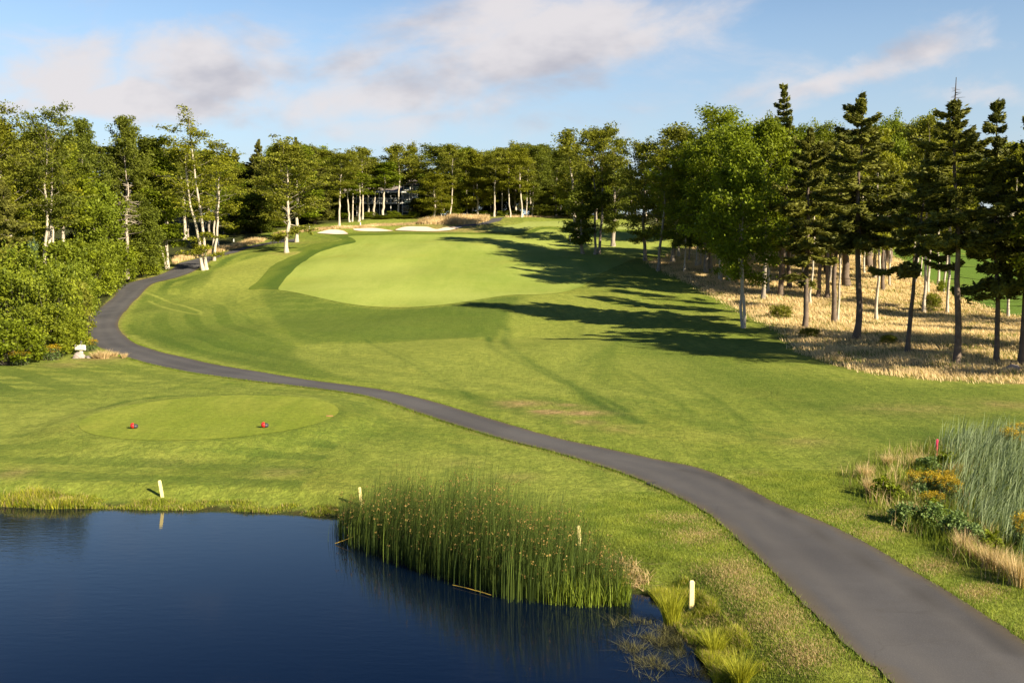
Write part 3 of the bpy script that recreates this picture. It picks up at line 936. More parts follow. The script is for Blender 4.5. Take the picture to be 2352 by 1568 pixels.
def spruce(seed, H=16., cb=.35, spread=2.7, r0=.2, tier=.5, leaf=.3, dens=1.0, ragged=.25, spike=0.0, droop=.25, lean=(0, 0), dead=18, low=()):
    p = Plant(seed)
    r = p.r
    P = wobble(r, (0, 0, -.25), (lean[0], lean[1], H), 14, H * .0035)
    t = np.linspace(0, 1, 14)
    rad_ = r0 * (1 - t) ** .85 + .015
    rad_[0] *= 1.35
    p.tube(P, rad_, 7)

    def on(tt):
        f = min(tt, .999) * 13
        j = int(f)
        return P[j] * (1 - (f - j)) + P[j + 1] * (f - j)

    top = 1 - spike
    zs = np.arange(cb * H, H * top, tier)
    for z in zs:
        s = min(.999, (z / H - cb) / (top - cb))
        n = r.integers(4, 7)
        a0 = r.uniform(0, 6.28)
        lv = r.uniform(.45, 1.2)
        for k in range(n):
            if r.random() < ragged * .45:
                continue
            az = a0 + k * 6.283 / n + r.normal(0, .35)
            L = (spread * ((1 - s) ** .72) * (.62 + .38 * min(1, s * 4)) + .25) * lv * r.uniform(1 - ragged, 1 + ragged * .5)
            el = R(-14 + 60 * s ** 1.6 + r.normal(0, 6))
            o = on(z / H)
            d = EMB([math.cos(az) * math.cos(el), math.sin(az) * math.cos(el), math.sin(el)])
            m = 6
            tt = np.linspace(0, 1, m)[:, None]
            B = o + d * L * tt
            B[:, 2] += (-droop * L * np.sin(tt[:, 0] * np.pi * .8) * (1 - s) + .10 * L * tt[:, 0] ** 3)
            p.tube(B, np.linspace(.035, .008, m) * (1 - .5 * s), 3)
            nn = int((70 + 170 * L) * dens)
            e = r.uniform(.12, 1.0, nn) ** .8
            f2 = e * (m - 1)
            j2 = np.minimum(f2.astype(int), m - 2)
            w = (f2 - j2)[:, None]
            C = B[j2] * (1 - w) + B[j2 + 1] * w
            side = EMB([-math.sin(az), math.cos(az), 0])
            wid = .24 * L * (1.1 - e) * np.clip(e * 2.2, .2, 1) + .07
            C = C + side * (r.uniform(-1, 1, nn) * wid)[:, None]
            C[:, 2] += r.normal(-.04, .09, nn) - .20 * r.random(nn) * e
            p.leaves(C, leaf * .46 * (.75 + .25 * (1 - s)), r.uniform(.1, .9), .35, d)
    # tip
    if spike == 0:
        C = on(.985) + r.normal(0, 1, (60, 3)) * EMB([.10, .10, 0]) - np.abs(r.normal(0, 1, (60, 1))) * EMB([0, 0, .45])
        p.leaves(C, leaf * .6, .4, .2, EMB([0, 0, 1.]))
    # dead twigs on the bare trunk
    for k in range(dead):
        z = r.uniform(cb * .45, cb * 1.05) * H if spike == 0 or k % 3 else r.uniform(top, .97) * H
        az = r.uniform(0, 6.28)
        L = r.uniform(.4, 1.4) * (.35 if z > H * .7 else 1)
        o = on(z / H)
        d = EMB([math.cos(az), math.sin(az), r.uniform(-.35, .1)])
        p.tube(wobble(r, o, o + d * L, 4, L * .05), np.linspace(.022, .006, 4), 3)
    # a few low green boughs given as (height fraction, azimuth, length)
    for hf, az, L in low:
        o = on(hf)
        d = EMB([math.cos(az), math.sin(az), -.12])
        tt = np.linspace(0, 1, 6)[:, None]
        B = o + d * L * tt
        B[:, 2] -= .1 * L * np.sin(tt[:, 0] * 2.6)
        p.tube(B, np.linspace(.035, .01, 6), 3)
        e = r.uniform(.25, 1, 150)
        C = o + d * L * e[:, None] + r.normal(0, 1, (150, 3)) * EMB([.28, .28, .12])
        p.leaves(C, leaf * .6, r.uniform(.3, .8), .9, d)
    return p


def shrub(seed, H=3., W=1.8, leaf=.16, n=70, nl=46, flat=.7):
    p = Plant(seed)
    r = p.r
    for k in range(n):
        az = r.uniform(0, 6.28)
        q = r.uniform(0, 1) ** .6
        hz = r.uniform(.12, 1.0)
        rad_ = W * q * math.sqrt(max(.05, 1 - (hz * .95 - .12) ** 2))
        e = EMB([math.cos(az) * rad_, math.sin(az) * rad_, H * hz * r.uniform(.75, 1.08)])
        if k % 3 == 0:
            o = EMB([math.cos(az) * .15, math.sin(az) * .15, -.1])
            p.tube(wobble(r, o, e, 5, .05), np.linspace(.03, .008, 5), 3)
        cs = r.uniform(.28, .55) * W * .42
        m = int(nl * r.uniform(.6, 1.3))
        C = e + np.clip(r.normal(0, 1, (m, 3)), -2, 2) * EMB([cs, cs, cs * flat]) * .6
        C[:, 2] = np.maximum(C[:, 2], .04)
        p.leaves(C, leaf, r.uniform(.1, .9), .45)
    return p


def snag(seed, H=7., r0=.16):
    p = Plant(seed)
    r = p.r
    P = wobble(r, (0, 0, -.2), (.3, 0, H), 10, .05)
    p.tube(P, np.linspace(r0 * 1.2, .035, 10), 6)
    for k in range(70):
        t = r.uniform(.42, .98)
        f = t * 9
        j = min(int(f), 8)
        o = P[j] * (1 - f + j) + P[j + 1] * (f - j)
        az = r.uniform(0, 6.28)
        L = r.uniform(.5, 2.6) * (1.15 - t) * 1.3
        d = EMB([math.cos(az), math.sin(az), r.uniform(-.35, .35)])
        B = wobble(r, o, o + d * L, 5, L * .07)
        p.tube(B, np.linspace(.04, .012, 5), 3)
        for q in range(2):
            d2 = unit(d + r.normal(0, .5, 3))
            p.tube(wobble(r, B[2 + q], B[2 + q] + d2 * L * .4, 3, .02), [.018, .012, .008], 3)
    return p


PROTO = {}


def make_tree(kind, plant, H0, R0, bark, leaf, name='tree', aspect=1.5):
    """first tree of its kind: an empty with its trunk and crown; kept aside until placed"""
    if plant.lc:
        lc = np.concatenate(plant.lc)
        H0 = max(float(np.percentile(lc[:, 2], 99.7)), float(np.concatenate(plant.tv)[:, 2].max()) * .97)
        R0 = float(np.percentile(np.hypot(lc[:, 0] - lc[:, 0].mean(), lc[:, 1] - lc[:, 1].mean()), 95))
    root = bpy.data.objects.new(name, None)
    root.empty_display_size = .5
    root['category'] = 'tree'
    COL.objects.link(root)
    parts = []
    if plant.lc:
        plant.trunk_obj('trunk', M[bark], root)
    else:
        tv, tf, th = plant.tv, plant.tf, plant.th
        n0 = len(tv[0])
        mesh_np('trunk', tv[0], tf[0], M[bark], root, {'thin': th[0] * 0}, True)
        mesh_np('crown', np.concatenate(tv[1:]), np.concatenate(tf[1:]) - n0, M[bark], root, {'thin': np.concatenate(th[1:]) * .2}, True)
    if plant.lc:
        plant.crown_obj('crown', M[leaf], root, aspect)
    PROTO[kind] = {'root': root, 'H': H0, 'R': R0, 'used': False}


def place(kind, loc, sxy, sz, rz, label, cat='tree', group=None, tilt=(0, 0)):
    pr = PROTO[kind]
    if not pr['used']:
        o = pr['root']
        pr['used'] = True
    else:
        src = pr['root']
        o = src.copy()
        COL.objects.link(o)
        for ch in src.children:
            c = ch.copy()
            COL.objects.link(c)
            c.parent = o
    o.location = loc
    o.scale = (sxy, sxy, sz)
    o.rotation_euler = (tilt[0], tilt[1], rz)
    o['label'] = label
    o['category'] = cat
    if group:
        o['group'] = group
    elif 'group' in o:
        del o['group']
    return o


rnd = random.Random(7)
TREES = []


def put(kind, u, label, vb=None, Y=None, vt=300, rpx=None, group=None, tilt=(0, 0), rz=None):
    """stand a tree whose foot is seen at (u, vb), or at distance Y under column u, its top at row vt"""
    if vb is not None:
        x, y = at(u, vb)[0]
    else:
        y = Y
        x = u_x(u, Y)
    z = gz(x, y)
    H = row_z(vt, y) - z
    pr = PROTO[kind]
    sz = H / pr['H']
    sxy = sz if rpx is None else (rpx / FPX * y) / pr['R']
    o = place(kind, (x, y, z), sxy, sz, rnd.uniform(0, 6.28) if rz is None else rz, label, 'tree', group, tilt)
    TREES.append((kind, x, y, H))
    return o


# kinds used more than once
for i in range(4):
    make_tree(f'birch{i}', decid(100 + i, 17, .40 + .05 * (i % 3), 3.4, 'top' if i % 2 else 'oval', 1, .17, 36, .24, 24, .45, (rnd.uniform(-.7, .7), rnd.uniform(-.7, .7)), .8, .15), 17, 3.6, 'bark_birch', ('leaf_birch', 'leaf_olive')[i % 2], 'birch_tree')
for i in range(2):
    make_tree(f'hi{i}', decid(150 + i, 14, .60, 2.6, 'oval', 1, .17, 26, .24, 22, .5, (rnd.uniform(-.5, .5), 0), .8, .1), 14, 2.8, 'bark_birch', ('leaf_maple', 'leaf_olive')[i], 'birch_tree')
for i in range(4):
    make_tree(f'maple{i}', decid(200 + i, 16, .26 + .04 * (i % 3), 4.0, 'round' if i % 2 else 'oval', 1, .2, 46, .25, 27, .55, (rnd.uniform(-.5, .5), rnd.uniform(-.5, .5)), .95), 16, 4.2, ('bark_grey', 'bark_birch')[i % 2], ('leaf_maple', 'leaf_dark', 'leaf_maple', 'leaf_olive')[i], 'leafy_tree')
for i in range(4, 7):
    make_tree(f'maple{i}', decid(200 + i, 16, (.18, .34, .48)[i - 4], (3.4, 3.0, 3.2)[i - 4], 'oval', 1, .18, 50, .24, 24, .6, (rnd.uniform(-.8, .8), 0), .9, .06), 16, 4.2, 'bark_birch', ('leaf_birch', 'leaf_dark', 'leaf_maple')[i - 4], 'leafy_tree')
for i in range(3):
    make_tree(f'low{i}', decid(300 + i, 9, .08, 2.9, 'round', 2, .09, 34, .24, 28, .6, (0, 0), .9), 9, 3.2, 'bark_grey', ('leaf_maple', 'leaf_dark', 'leaf_shrub')[i], 'leafy_tree')
for i in range(3):
    make_tree(f'spruce{i}', spruce(400 + i, 17, .33 + .06 * i, 2.7, .19, .55, .32, 1.0, .3), 17, 2.7, 'bark_spruce', 'needle', 'spruce_tree', 2.7)
for i in range(2):
    make_tree(f'fir{i}', spruce(420 + i, 16, .12, 2.9, .2, .5, .33, 1.0, .25, dead=4), 16, 2.9, 'bark_spruce', 'needle', 'fir_tree', 2.7)


# ------------------------------------------------------------------ trees one can single out
def own(kind, plant, H, Rr, bark, leaf, name, aspect=1.5):
    make_tree(kind, plant, H, Rr, bark, leaf, name, aspect)
    return kind


# left of the fairway
own('bl1', decid(11, 23, .30, 4.4, 'oval', 2, .23, 42, .24, 15, .36, (-1.5, 0), .85, .24, .35, low=5), 23, 4.6, 'bark_birch', 'leaf_birch', 'birch_tree')
put('bl1', 471, 'tallest pale birch beside the cart path bend, two stems splitting low, bare tip above all', vb=620, vt=248, rpx=80, rz=.2)
own('bl2', decid(12, 18, .34, 3.6, 'top', 2, .19, 34, .24, 14, .36, (.9, 0), .85, .3, .4), 18, 3.9, 'bark_birch', 'leaf_birch', 'birch_tree')
put('bl2', 490, 'pale birch with two close stems just behind the tallest birch at the path bend', vb=598, vt=318, rpx=60, rz=.3)
own('bl3', decid(13, 18, .22, 2.9, 'oval', 3, .12, 30, .26, 22, .45, (-1.2, 0), .85, .1, 1.0), 18, 3.2, 'bark_birch', 'leaf_maple', 'birch_tree')
put('bl3', 385, 'slim pale birch clump where the bushes meet the cart path', vb=617, vt=322, rpx=62, rz=1.0)
own('bl4', decid(14, 17.5, .24, 5.6, 'oval', 1, .31, 64, .28, 28, .32, (.2, 0), 1.0, .08, low=3), 17.5, 5.9, 'bark_birch', 'leaf_olive', 'leafy_tree')
put('bl4', 658, 'broad layered tree with a stout pale trunk standing on the grass left of the fairway', vb=580, vt=318, rpx=82, rz=.4)
own('bl5', decid(15, 17, .3, 3.2, 'oval', 1, .2, 34, .28, 24, .5), 17, 3.4, 'bark_birch', 'leaf_maple', 'leafy_tree')
put('bl5', 681, 'slimmer tree close behind the broad layered tree, its pale trunk showing right of it', vb=556, vt=335, rpx=58)
own('le1', decid(16, 20, .42, 4.6, 'top', 1, .19, 40, .2, 26, .4, (-1.6, 0), .8, .12), 20, 4.8, 'bark_birch', 'leaf_olive', 'birch_tree')
put('le1', 40, 'leaning white birch at the left edge of the photo, forked high up', Y=96, vt=243, rpx=85, rz=.1)
own('le2', decid(17, 20, .50, 4.6, 'top', 2, .22, 40, .2, 26, .38, (1.1, 0), .8, .15, .9), 20, 4.8, 'bark_birch', 'leaf_dark', 'birch_tree')
put('le2', 92, 'thick forked white birch behind the bushes, flat crown reaching out to the right on top', Y=98, vt=246, rpx=82, rz=0)
own('le3', decid(18, 17, .45, 3.2, 'oval', 1, .14, 36, .2, 24, .45, (-.8, 0), .8), 17, 3.4, 'bark_birch', 'leaf_maple', 'birch_tree')
put('le3', 76, 'slender white birch stem close left of the thick forked birch', Y=101, vt=300, rpx=60)
own('le4', decid(19, 20, .12, 4.2, 'round', 1, .22, 60, .24, 30, .6), 20, 4.4, 'bark_grey', 'leaf_dark', 'leafy_tree')
put('le4', 196, 'dark bluish round-topped tree rising above the left wood, first of two', Y=132, vt=276, rpx=56)
put('le4', 296, 'dark bluish tree with a side spire above the left wood, behind the dead snag', Y=134, vt=270, rpx=60)
own('sn', snag(20, 9.0, .2), 9, 2.5, 'bark_dead', None, 'dead_tree')
put('sn', 291, 'bleached dead snag with bare curling twigs among the left trees', Y=131, vt=418, rpx=60)
put('birch0', 2, 'white birch cut by the left edge of the photo', Y=97, vt=262, rpx=60)
put('spruce1', 12, 'dead-limbed dark spruce trunk at the left edge above the bushes', Y=91, vt=420, rpx=38)
put('birch2', 118, 'white birch between the thick forked birch and the dark bluish tree', Y=104, vt=300, rpx=55)
put('low2', 235, 'yellowish bushy tree left of the dead snag', Y=126, vt=420, rpx=56)
put('maple6', 150, 'full leafy tree filling the gap right of the thick forked birch', Y=116, vt=330, rpx=75)
put('maple5', 345, 'leafy green tree with pale limbs between the dead snag and the birch clump', Y=140, vt=318, rpx=75)
put('birch1', 255, 'olive leafy tree directly behind the dead snag', Y=138, vt=335, rpx=75)
put('low1', 335, 'low dark leafy tree between the dead snag and the birch clump at the path', Y=134, vt=450, rpx=50)
put('maple1', 425, 'full leafy tree behind the tallest birch, over the path', Y=180, vt=345, rpx=70)
put('fir0', 600, 'pointed dark fir peeking above the trees left of the broad layered tree', Y=200, vt=323, rpx=26)
put('fir1', 683, 'pointed dark fir tip above the broad layered tree', Y=215, vt=318, rpx=26)
put('fir0', 545, 'dark fir top between the birches and the pointed firs', Y=205, vt=345, rpx=26)
put('low2', 540, 'yellowing bushy tree behind the cart path right of the two-stemmed birch', Y=186, vt=440, rpx=42)
put('birch3', 518, 'thin bare-forked birch among leaves right of the two-stemmed birch', Y=188, vt=372, rpx=45)
put('low1', 600, 'dark bushy tree in the shade behind the far stretch of cart path', Y=188, vt=430, rpx=48)

# the wood edge behind the bunkers, pale trunks seen one by one
back = [
    ('birch1', 779, 519, 352, 44, "pale trunk tree in the open, above the gap between first and second bunker"),
    ('hi0', 803, 510, 372, 26, 'left of a tight pair of thin pale trunks before the white balcony'),
    ('hi1', 809, 509, 345, 26, 'right of a tight pair of thin pale trunks before the white balcony'),
    ('hi0', 824, 509, 395, 34, 'bright leafy tree whose pale trunk crosses the left end of the white balcony'),
    ('hi1', 832, 504, 338, 30, "pale trunk with a small flat crown, right of the tree at the balcony's left end"),
    ('hi0', 878, 502, 372, 40, 'leaning pale trunk with a yellow-green crown crossing the middle of the white balcony'),
    ('hi1', 915, 494, 333, 34, 'stout white birch with bare forked limbs at the right end of the balcony'),
    ('spruce0', 953, 495, 455, 18, 'small brown-trunked spruce right of the balcony birch'),
    ('maple4', 996, 502, 395, 42, 'leafy tree with a tan trunk in front of the house wing and the tan grass'),
    ('birch2', 1014, 499, 420, 20, 'short pale trunk next right of the tan-trunked leafy tree'),
    ('birch0', 1020, 490, 400, 22, 'thin pale trunk between the short trunk and the tall yellow birch'),
    ('birch3', 1034, 499, 331, 32, 'tall yellowish birch with two long white trunks above the left end of the tan grass'),
    ('low0', 1046, 494, 432, 26, 'bright green low tree right beside the tall yellowish birch'),
    ('birch2', 1086, 491, 345, 26, 'thin white trunk behind the middle of the tan grass'),
    ('maple4', 1097, 496, 350, 42, 'leafy tree on a straight white trunk above the right end of the tan grass'),
    ('birch1', 1135, 498, 352, 36, 'birch with a low three-way fork where the far path enters the wood'),
    ('birch2', 1172, 499, 352, 30, 'white birch forked halfway, first right of the far path'),
    ('birch0', 1198, 499, 342, 36, 'white birch in a pair, on the left, at the crest right of the far path'),
    ('birch3', 1210, 497, 345, 26, 'thinner white birch of a pair at the crest right of the far path'),
    ('maple1', 1222, 490, 335, 40, 'olive tree with a bent white trunk behind the pair of birches on the crest'),
    ('low1', 1242, 489, 440, 32, 'low leafy tree with a stubby pale trunk left of the leaning dark gap'),
    ('birch0', 1273, 489, 430, 18, 'short lone white trunk leaning right, just left of the fairway-side stand'),
]
for k, u, vb, vt, rpx, lab in back:
    put(k, u, lab, vb=max(vb, 497.5), vt=vt, rpx=rpx)

# the stand right of the fairway
own('c1', decid(21, 15, .30, 3.0, 'top', 1, .22, 34, .24, 24, .5, (-1.1, 0), .85, .1, low=4), 15, 3.3, 'bark_birch', 'leaf_olive', 'birch_tree')
put('c1', 1326, 'white crooked birch nearest the striped post on the fairway', vb=551, vt=300, rpx=52, rz=.1)
own('c2', decid(22, 12, .14, 2.1, 'oval', 1, .2, 36, .24, 26, .6, (0, 0), .8), 12, 2.3, 'bark_grey', 'leaf_dark', 'leafy_tree')
put('c2', 1339, "dark leafy tree with low leaves round its trunk, before the white crooked birch", vb=583, vt=410, rpx=40)
own('c3', decid(23, 18, .42, 3.8, 'top', 1, .19, 40, .24, 24, .42, (.6, 0), .85, .1), 18, 4.0, 'bark_grey', 'leaf_olive', 'birch_tree')
put('c3', 1366, 'left of the two tall dark trunks standing side by side in the fairway shade', vb=585, vt=292, rpx=52, rz=2)
put('c3', 1375, 'right of the two tall dark trunks standing side by side in the fairway shade', vb=583, vt=287, rpx=58, rz=.3)
own('c4', decid(24, 15, .18, 3.0, 'oval', 1, .3, 48, .24, 26, .5, (.2, 0), .9, .1), 15, 3.3, 'bark_grey', 'leaf_dark', 'leafy_tree')
put('c4', 1408, 'thick dark tree with leafy skirts just right of the two tall dark trunks', vb=566, vt=320, rpx=48)

# right wood, broad crowns
own('rd', decid(31, 20, .20, 6.0, 'round', 1, .30, 70, .27, 22, .5, (0, 0), 1.1, .1), 20, 6.6, 'bark_grey', 'leaf_olive', 'leafy_tree')
put('rd', 1482, 'dark dome of leaves left of the highest leafy crown in the right wood', Y=150, vt=322, rpx=82)
put('rd', 1545, 'dark dome tree under the left shoulder of the highest leafy crown', Y=146, vt=288, rpx=100)
own('rh', decid(32, 21, .22, 5.4, 'round', 2, .26, 60, .24, 30, .6, (0, 0), 1.0), 21, 5.8, 'bark_grey', 'leaf_maple', 'leafy_tree')
put('rh', 1630, 'highest leafy crown of the right wood, a rounded green top against the sky', Y=132, vt=246, rpx=112)
own('rs', decid(33, 15, .30, 3.0, 'oval', 1, .17, 34, .2, 18, .5, (-.6, 0), .8, .35), 15, 3.3, 'bark_grey', 'leaf_birch', 'leafy_tree')
put('rs', 1511, 'thin-leaved tree at the tip of the tan grass with a straight grey trunk', vb=622, vt=332, rpx=56)
own('rb', decid(34, 15, .28, 4.0, 'round', 1, .17, 56, .22, 30, .6, (0, 0), .9), 15, 4.2, 'bark_birch', 'leaf_maple', 'leafy_tree')
own('rb2', decid(35, 15, .34, 3.6, 'oval', 2, .15, 46, .22, 30, .6, (.4, 0), .9, 0, 1.0), 15, 4.0, 'bark_birch', 'leaf_maple', 'leafy_tree')
put('rb2', 1711, 'bright green tree on twin thin trunks at the edge of the mown grass', vb=753, vt=290, rpx=88, rz=1.57)
put('rb', 1655, 'bright green tree left of the twin-trunked one, pale multi trunk clump below', vb=643, vt=285, rpx=92)
put('rb', 1600, 'bright leafy tree between the thin-leaved tree and the twin-trunked tree', vb=612, vt=325, rpx=84)
put('rb2', 1670, 'bright green tree on a clump of thin pale stems at the tan grass', vb=645, vt=345, rpx=76)
put('maple2', 1752, 'leafy tree on a thick brown trunk right of the twin-trunked bright tree', vb=687, vt=275, rpx=82)
put('rb', 1765, 'bright leafy top left of the tall thin spruce spire', Y=116, vt=272, rpx=60)
put('maple1', 1571, 'leafy tree on a slim grey trunk, second in from the tip of the tan grass', vb=626, vt=400, rpx=44)
put('maple3', 1560, 'shaded leafy tree deeper in, behind the slim grey trunk', vb=590, vt=380, rpx=44)
put('maple0', 1583, 'brown-trunked tree in shade behind the slim grey trunk', vb=598, vt=390, rpx=40)
put('birch0', 1608, 'pale trunk in the shade left of the stoutest pale trunk at the grass tip', vb=610, vt=380, rpx=38)
put('birch1', 1632, 'stoutest pale trunk in the shade at the left of the tan grass', vb=610, vt=375, rpx=40)
put('birch3', 1690, 'thin pale trunk behind the twin-trunked bright tree', vb=640, vt=370, rpx=38)

# right wood, conifers
own('sp_t', spruce(41, 22, .62, 1.9, .22, .62, .34, .9, .35, dead=6), 22, 1.9, 'bark_spruce', 'needle', 'spruce_tree', 2.7)
put('sp_t', 1793, 'tall thin spruce spire standing out above the leafy crowns', Y=112, vt=197, rpx=36)
own('sp_a', spruce(42, 18, .43, 3.1, .16, .64, .27, 1.25, .28, dead=30), 18, 3.1, 'bark_spruce', 'needle', 'spruce_tree', 2.7)
put('sp_a', 1965, 'big pointed spruce with a straight brown trunk at the front of the tan grass', vb=778, vt=220, rpx=100, rz=.5)
own('sp_b', spruce(43, 15, .40, 2.9, .145, .64, .27, 1.2, .35, dead=16, low=((.28, 2.6, 1.2), (.24, .5, .8))), 15, 2.9, 'bark_spruce', 'needle', 'spruce_tree', 2.7)
put('sp_b', 1848, 'dark spruce with a leafy sprig low on its trunk, left of the big pointed spruce', vb=753, vt=300, rpx=90)
own('sp_c', spruce(44, 18.5, .45, 3.2, .15, .64, .26, 1.25, .3, spike=.075, dead=34, lean=(-.4, 0)), 18.5, 3.2, 'bark_spruce', 'needle', 'spruce_tree', 2.7)
put('sp_c', 2197, 'spruce with a bare dead spike on top and a long dark straight trunk', vb=836, vt=197, rpx=103, rz=0)
own('sp_d', spruce(45, 16, .36, 3.0, .15, .64, .26, 1.2, .3, dead=26, lean=(-.5, 0), low=((.27, 3.2, 1.7), (.30, 2.5, 1.3), (.29, .2, 1.2))), 16, 3.0, 'bark_spruce', 'needle', 'spruce_tree', 2.7)
put('sp_d', 2288, 'spruce with a low green bough by its trunk, second from the right edge', vb=832, vt=238, rpx=90, rz=0)
own('sp_e', spruce(46, 15.5, .36, 3.0, .17, .64, .26, 1.2, .3, dead=20, lean=(.2, 0), low=((.30, 3.3, 1.9),)), 15.5, 3.0, 'bark_spruce', 'needle', 'spruce_tree', 2.7)
put('sp_e', 2343, 'spruce cut off by the right edge of the photo, standing by the pale rock', vb=836, vt=258, rpx=85, rz=0)
own('sp_f', spruce(47, 13.5, .44, 3.3, .14, .64, .27, 1.25, .35, dead=18, lean=(1.0, 0)), 13.5, 3.3, 'bark_spruce', 'needle', 'spruce_tree', 2.7)
put('sp_f', 2084, "dark spruce on a bent black trunk between the big pointed spruce and the spiked one", vb=808, vt=345, rpx=92, rz=0)
mids = [
    ('spruce1', 1794, 663, 330, 44, 'thick shaded spruce trunk left of a matching brown one, deep in the tan grass'),
    ('spruce0', 1814, 661, 350, 48, 'brown spruce trunk deep in the tan grass beside the shaded spruce'),
    ('birch2', 1861, 697, 340, 44, 'pale slanting trunk right behind the dark spruce with the low sprig'),
    ('spruce2', 1878, 684, 345, 42, 'short brown spruce trunk in the gap right of the pale slanting trunk'),
    ('spruce1', 1899, 685, 330, 40, 'slim brown spruce trunk, second in the gap left of the big pointed spruce'),
    ('spruce2', 1916, 741, 325, 52, 'brown trunk of a touching pair, left of the big pointed spruce'),
    ('birch1', 1924, 738, 335, 46, 'pale blotched trunk of a touching pair, left of the big pointed spruce'),
    ('maple1', 1974, 679, 300, 52, 'grey trunk half hidden behind the big pointed spruce'),
    ('birch3', 1985, 628, 330, 40, 'far thin pale trunk just right of the big pointed spruce'),
    ('birch0', 2013, 734, 300, 60, 'crooked bare pale birch trunk alone in sun right of the big pointed spruce'),
    ('spruce2', 2028, 667, 360, 38, 'thin dark trunk just behind the crooked pale birch'),
    ('birch1', 2122, 718, 272, 62, 'white birch behind the bent black trunk, with a small bush at its foot'),
    ('birch2', 2131, 672, 290, 50, 'slanting white birch second in the group behind the bent black trunk'),
    ('birch0', 2154, 654, 300, 48, 'white birch standing farther back in the middle of the birch group'),
    ('birch3', 2167, 672, 310, 44, 'thin white birch with a bush at its foot left of the spiked spruce'),
    ('birch2', 2176, 718, 290, 56, 'slim white birch close left of the spiked spruce trunk'),
    ('birch1', 2106, 631, 330, 40, 'thin white stem at the back left of the birch group'),
    ('birch3', 2113, 633, 340, 36, 'twin of the thin white stem at the back of the birch group'),
    ('birch0', 2316, 727, 330, 56, 'thin grey birch between the two spruces nearest the right edge'),
]
for k, u, vb, vt, rpx, lab in mids:
    put(k, u, lab, vb=vb, vt=vt, rpx=rpx)
put('rh', 1850, 'leafy crown in the sky gap between the spruce spire and the big pointed spruce', Y=128, vt=288, rpx=62)
put('rh', 1905, 'leafy crown just left of the big pointed spruce tip', Y=124, vt=282, rpx=52)
put('rb', 2045, 'bright leafy crown right of the big pointed spruce', Y=122, vt=268, rpx=58)
put('rh', 2100, 'leafy crown between the two highest spruces', Y=126, vt=272, rpx=62)

# ------------------------------------------------------------------ trees packed behind, which nothing tells apart
for k, u, Y, vt, rpx, lab in [('hi0', 858, 223, 376, 38, 'leafy crown hanging over the roof of the house'), ('hi1', 948, 223, 360, 42, 'leafy crown hanging over the house wing'), ('low1', 975, 222, 420, 26, 'low dark tree hiding the right end of the house wing'), ('maple3', 762, 224, 345, 60, 'olive tree left of the house'), ('low1', 750, 221, 430, 44, 'dark bushy tree left of the house'),
                              ('maple1', 1005, 240, 332, 60, 'dark leafy tree just right of the house wing')]:
    put(k, u, lab, Y=Y, vt=vt, rpx=rpx)


def clear(x, y, d):
    return all((x - t[1]) ** 2 + (y - t[2]) ** 2 > d * d for t in TREES)


def fill(n, u0, u1, y0, y1, kinds, vts, rpxs, gap, label, group, seed, ok=None, edge=True):
    q = random.Random(seed)
    done = tries = 0
    while done < n and tries < n * 60:
        tries += 1
        u, y = q.uniform(u0, u1), q.uniform(y0, y1)
        x = u_x(u, y)
        z = gz(x, y)
        pu, pv = project(x, y, z)
        if edge and pv > np.interp(pu, WOOD_EDGE_U, WOOD_EDGE_V) - 1.5 and y < 212:
            continue
        if ok and not ok(x, y):
            continue
        if not clear(x, y, gap):
            continue
        put(q.choice(kinds), u, label, Y=y, vt=np.interp(u, [p[0] for p in vts], [p[1] for p in vts]) + q.uniform(-6, 22), rpx=q.uniform(*rpxs) * 150 / y, group=group)
        done += 1
    return done


LV = ['maple0', 'maple1', 'maple2', 'maple3', 'birch1', 'maple4', 'maple5', 'maple6']
DK = LV + ['fir0', 'low1', 'spruce0']
n1 = fill(22, -140, 400, 108, 165, ['birch0', 'birch2', 'maple5', 'maple6', 'hi0', 'hi1', 'birch3', 'fir1'], [(-140, 300), (150, 320), (250, 345), (430, 345)], (48, 70), 4.0, 'leafy tree packed in the wood behind the big bushes on the left', 'trees packed in the left wood', 1, lambda x, y: poly_sd(np.array([x]), np.array([y]), PATH)[0] < -7)
n2 = fill(24, 380, 760, 182, 232, DK, [(380, 340), (560, 362), (640, 345), (760, 340)], (50, 66), 4.2, 'tree packed in the wood behind the pale birches at the cart path', 'trees packed behind the path birches', 2)
n3 = fill(40, 640, 1330, 217, 242, LV + ['maple0', 'maple2'], [(640, 335), (750, 336), (860, 358), (960, 330), (1060, 335), (1150, 338), (1240, 325), (1300, 350), (1330, 380)], (44, 66), 4.3,
          'leafy tree packed in the dark wood behind the row of pale trunks', 'trees packed beyond the bunkers', 3, lambda x, y: not (-46 < x < -15 and 219 < y < 240))
n3 += fill(30, 560, 1420, 244, 262, ['low0', 'low1', 'low1', 'low2'], [(560, 385), (1420, 385)], (56, 80), 3.6, 'bushy tree deep in the far wood, closing the gaps between the pale trunks', 'bushy trees deep in the far wood', 31)
n3 += fill(12, 690, 1000, 219, 229, ['low1', 'low0'], [(690, 440), (1000, 440)], (34, 50), 3.0, 'low bushy tree of the undergrowth before the house wall', 'undergrowth before the house', 32, lambda x, y: not (u_x(785, y) < x < u_x(975, y)))
n4 = fill(14, 1290, 1560, 205, 240, LV, [(1290, 385), (1400, 400), (1560, 400)], (50, 66), 4.5, 'leafy tree in the far wood seen past the two tall dark trunks', 'far trees past the fairway stand', 4)
n5 = fill(13, 1440, 2010, 128, 176, LV, [(1470, 360), (1560, 330), (1650, 300), (1800, 310), (2010, 300)], (52, 74), 4.0, 'tree packed deep in the right wood behind the tan grass', 'trees packed deep in the right wood', 5,
          lambda x, y: max(poly_sd(np.array([x]), np.array([y]), Q_)[0] for Q_ in (DRY, FIELD, CUT, FAIR)) < -1.5 and x > u_x(1500, y), False)
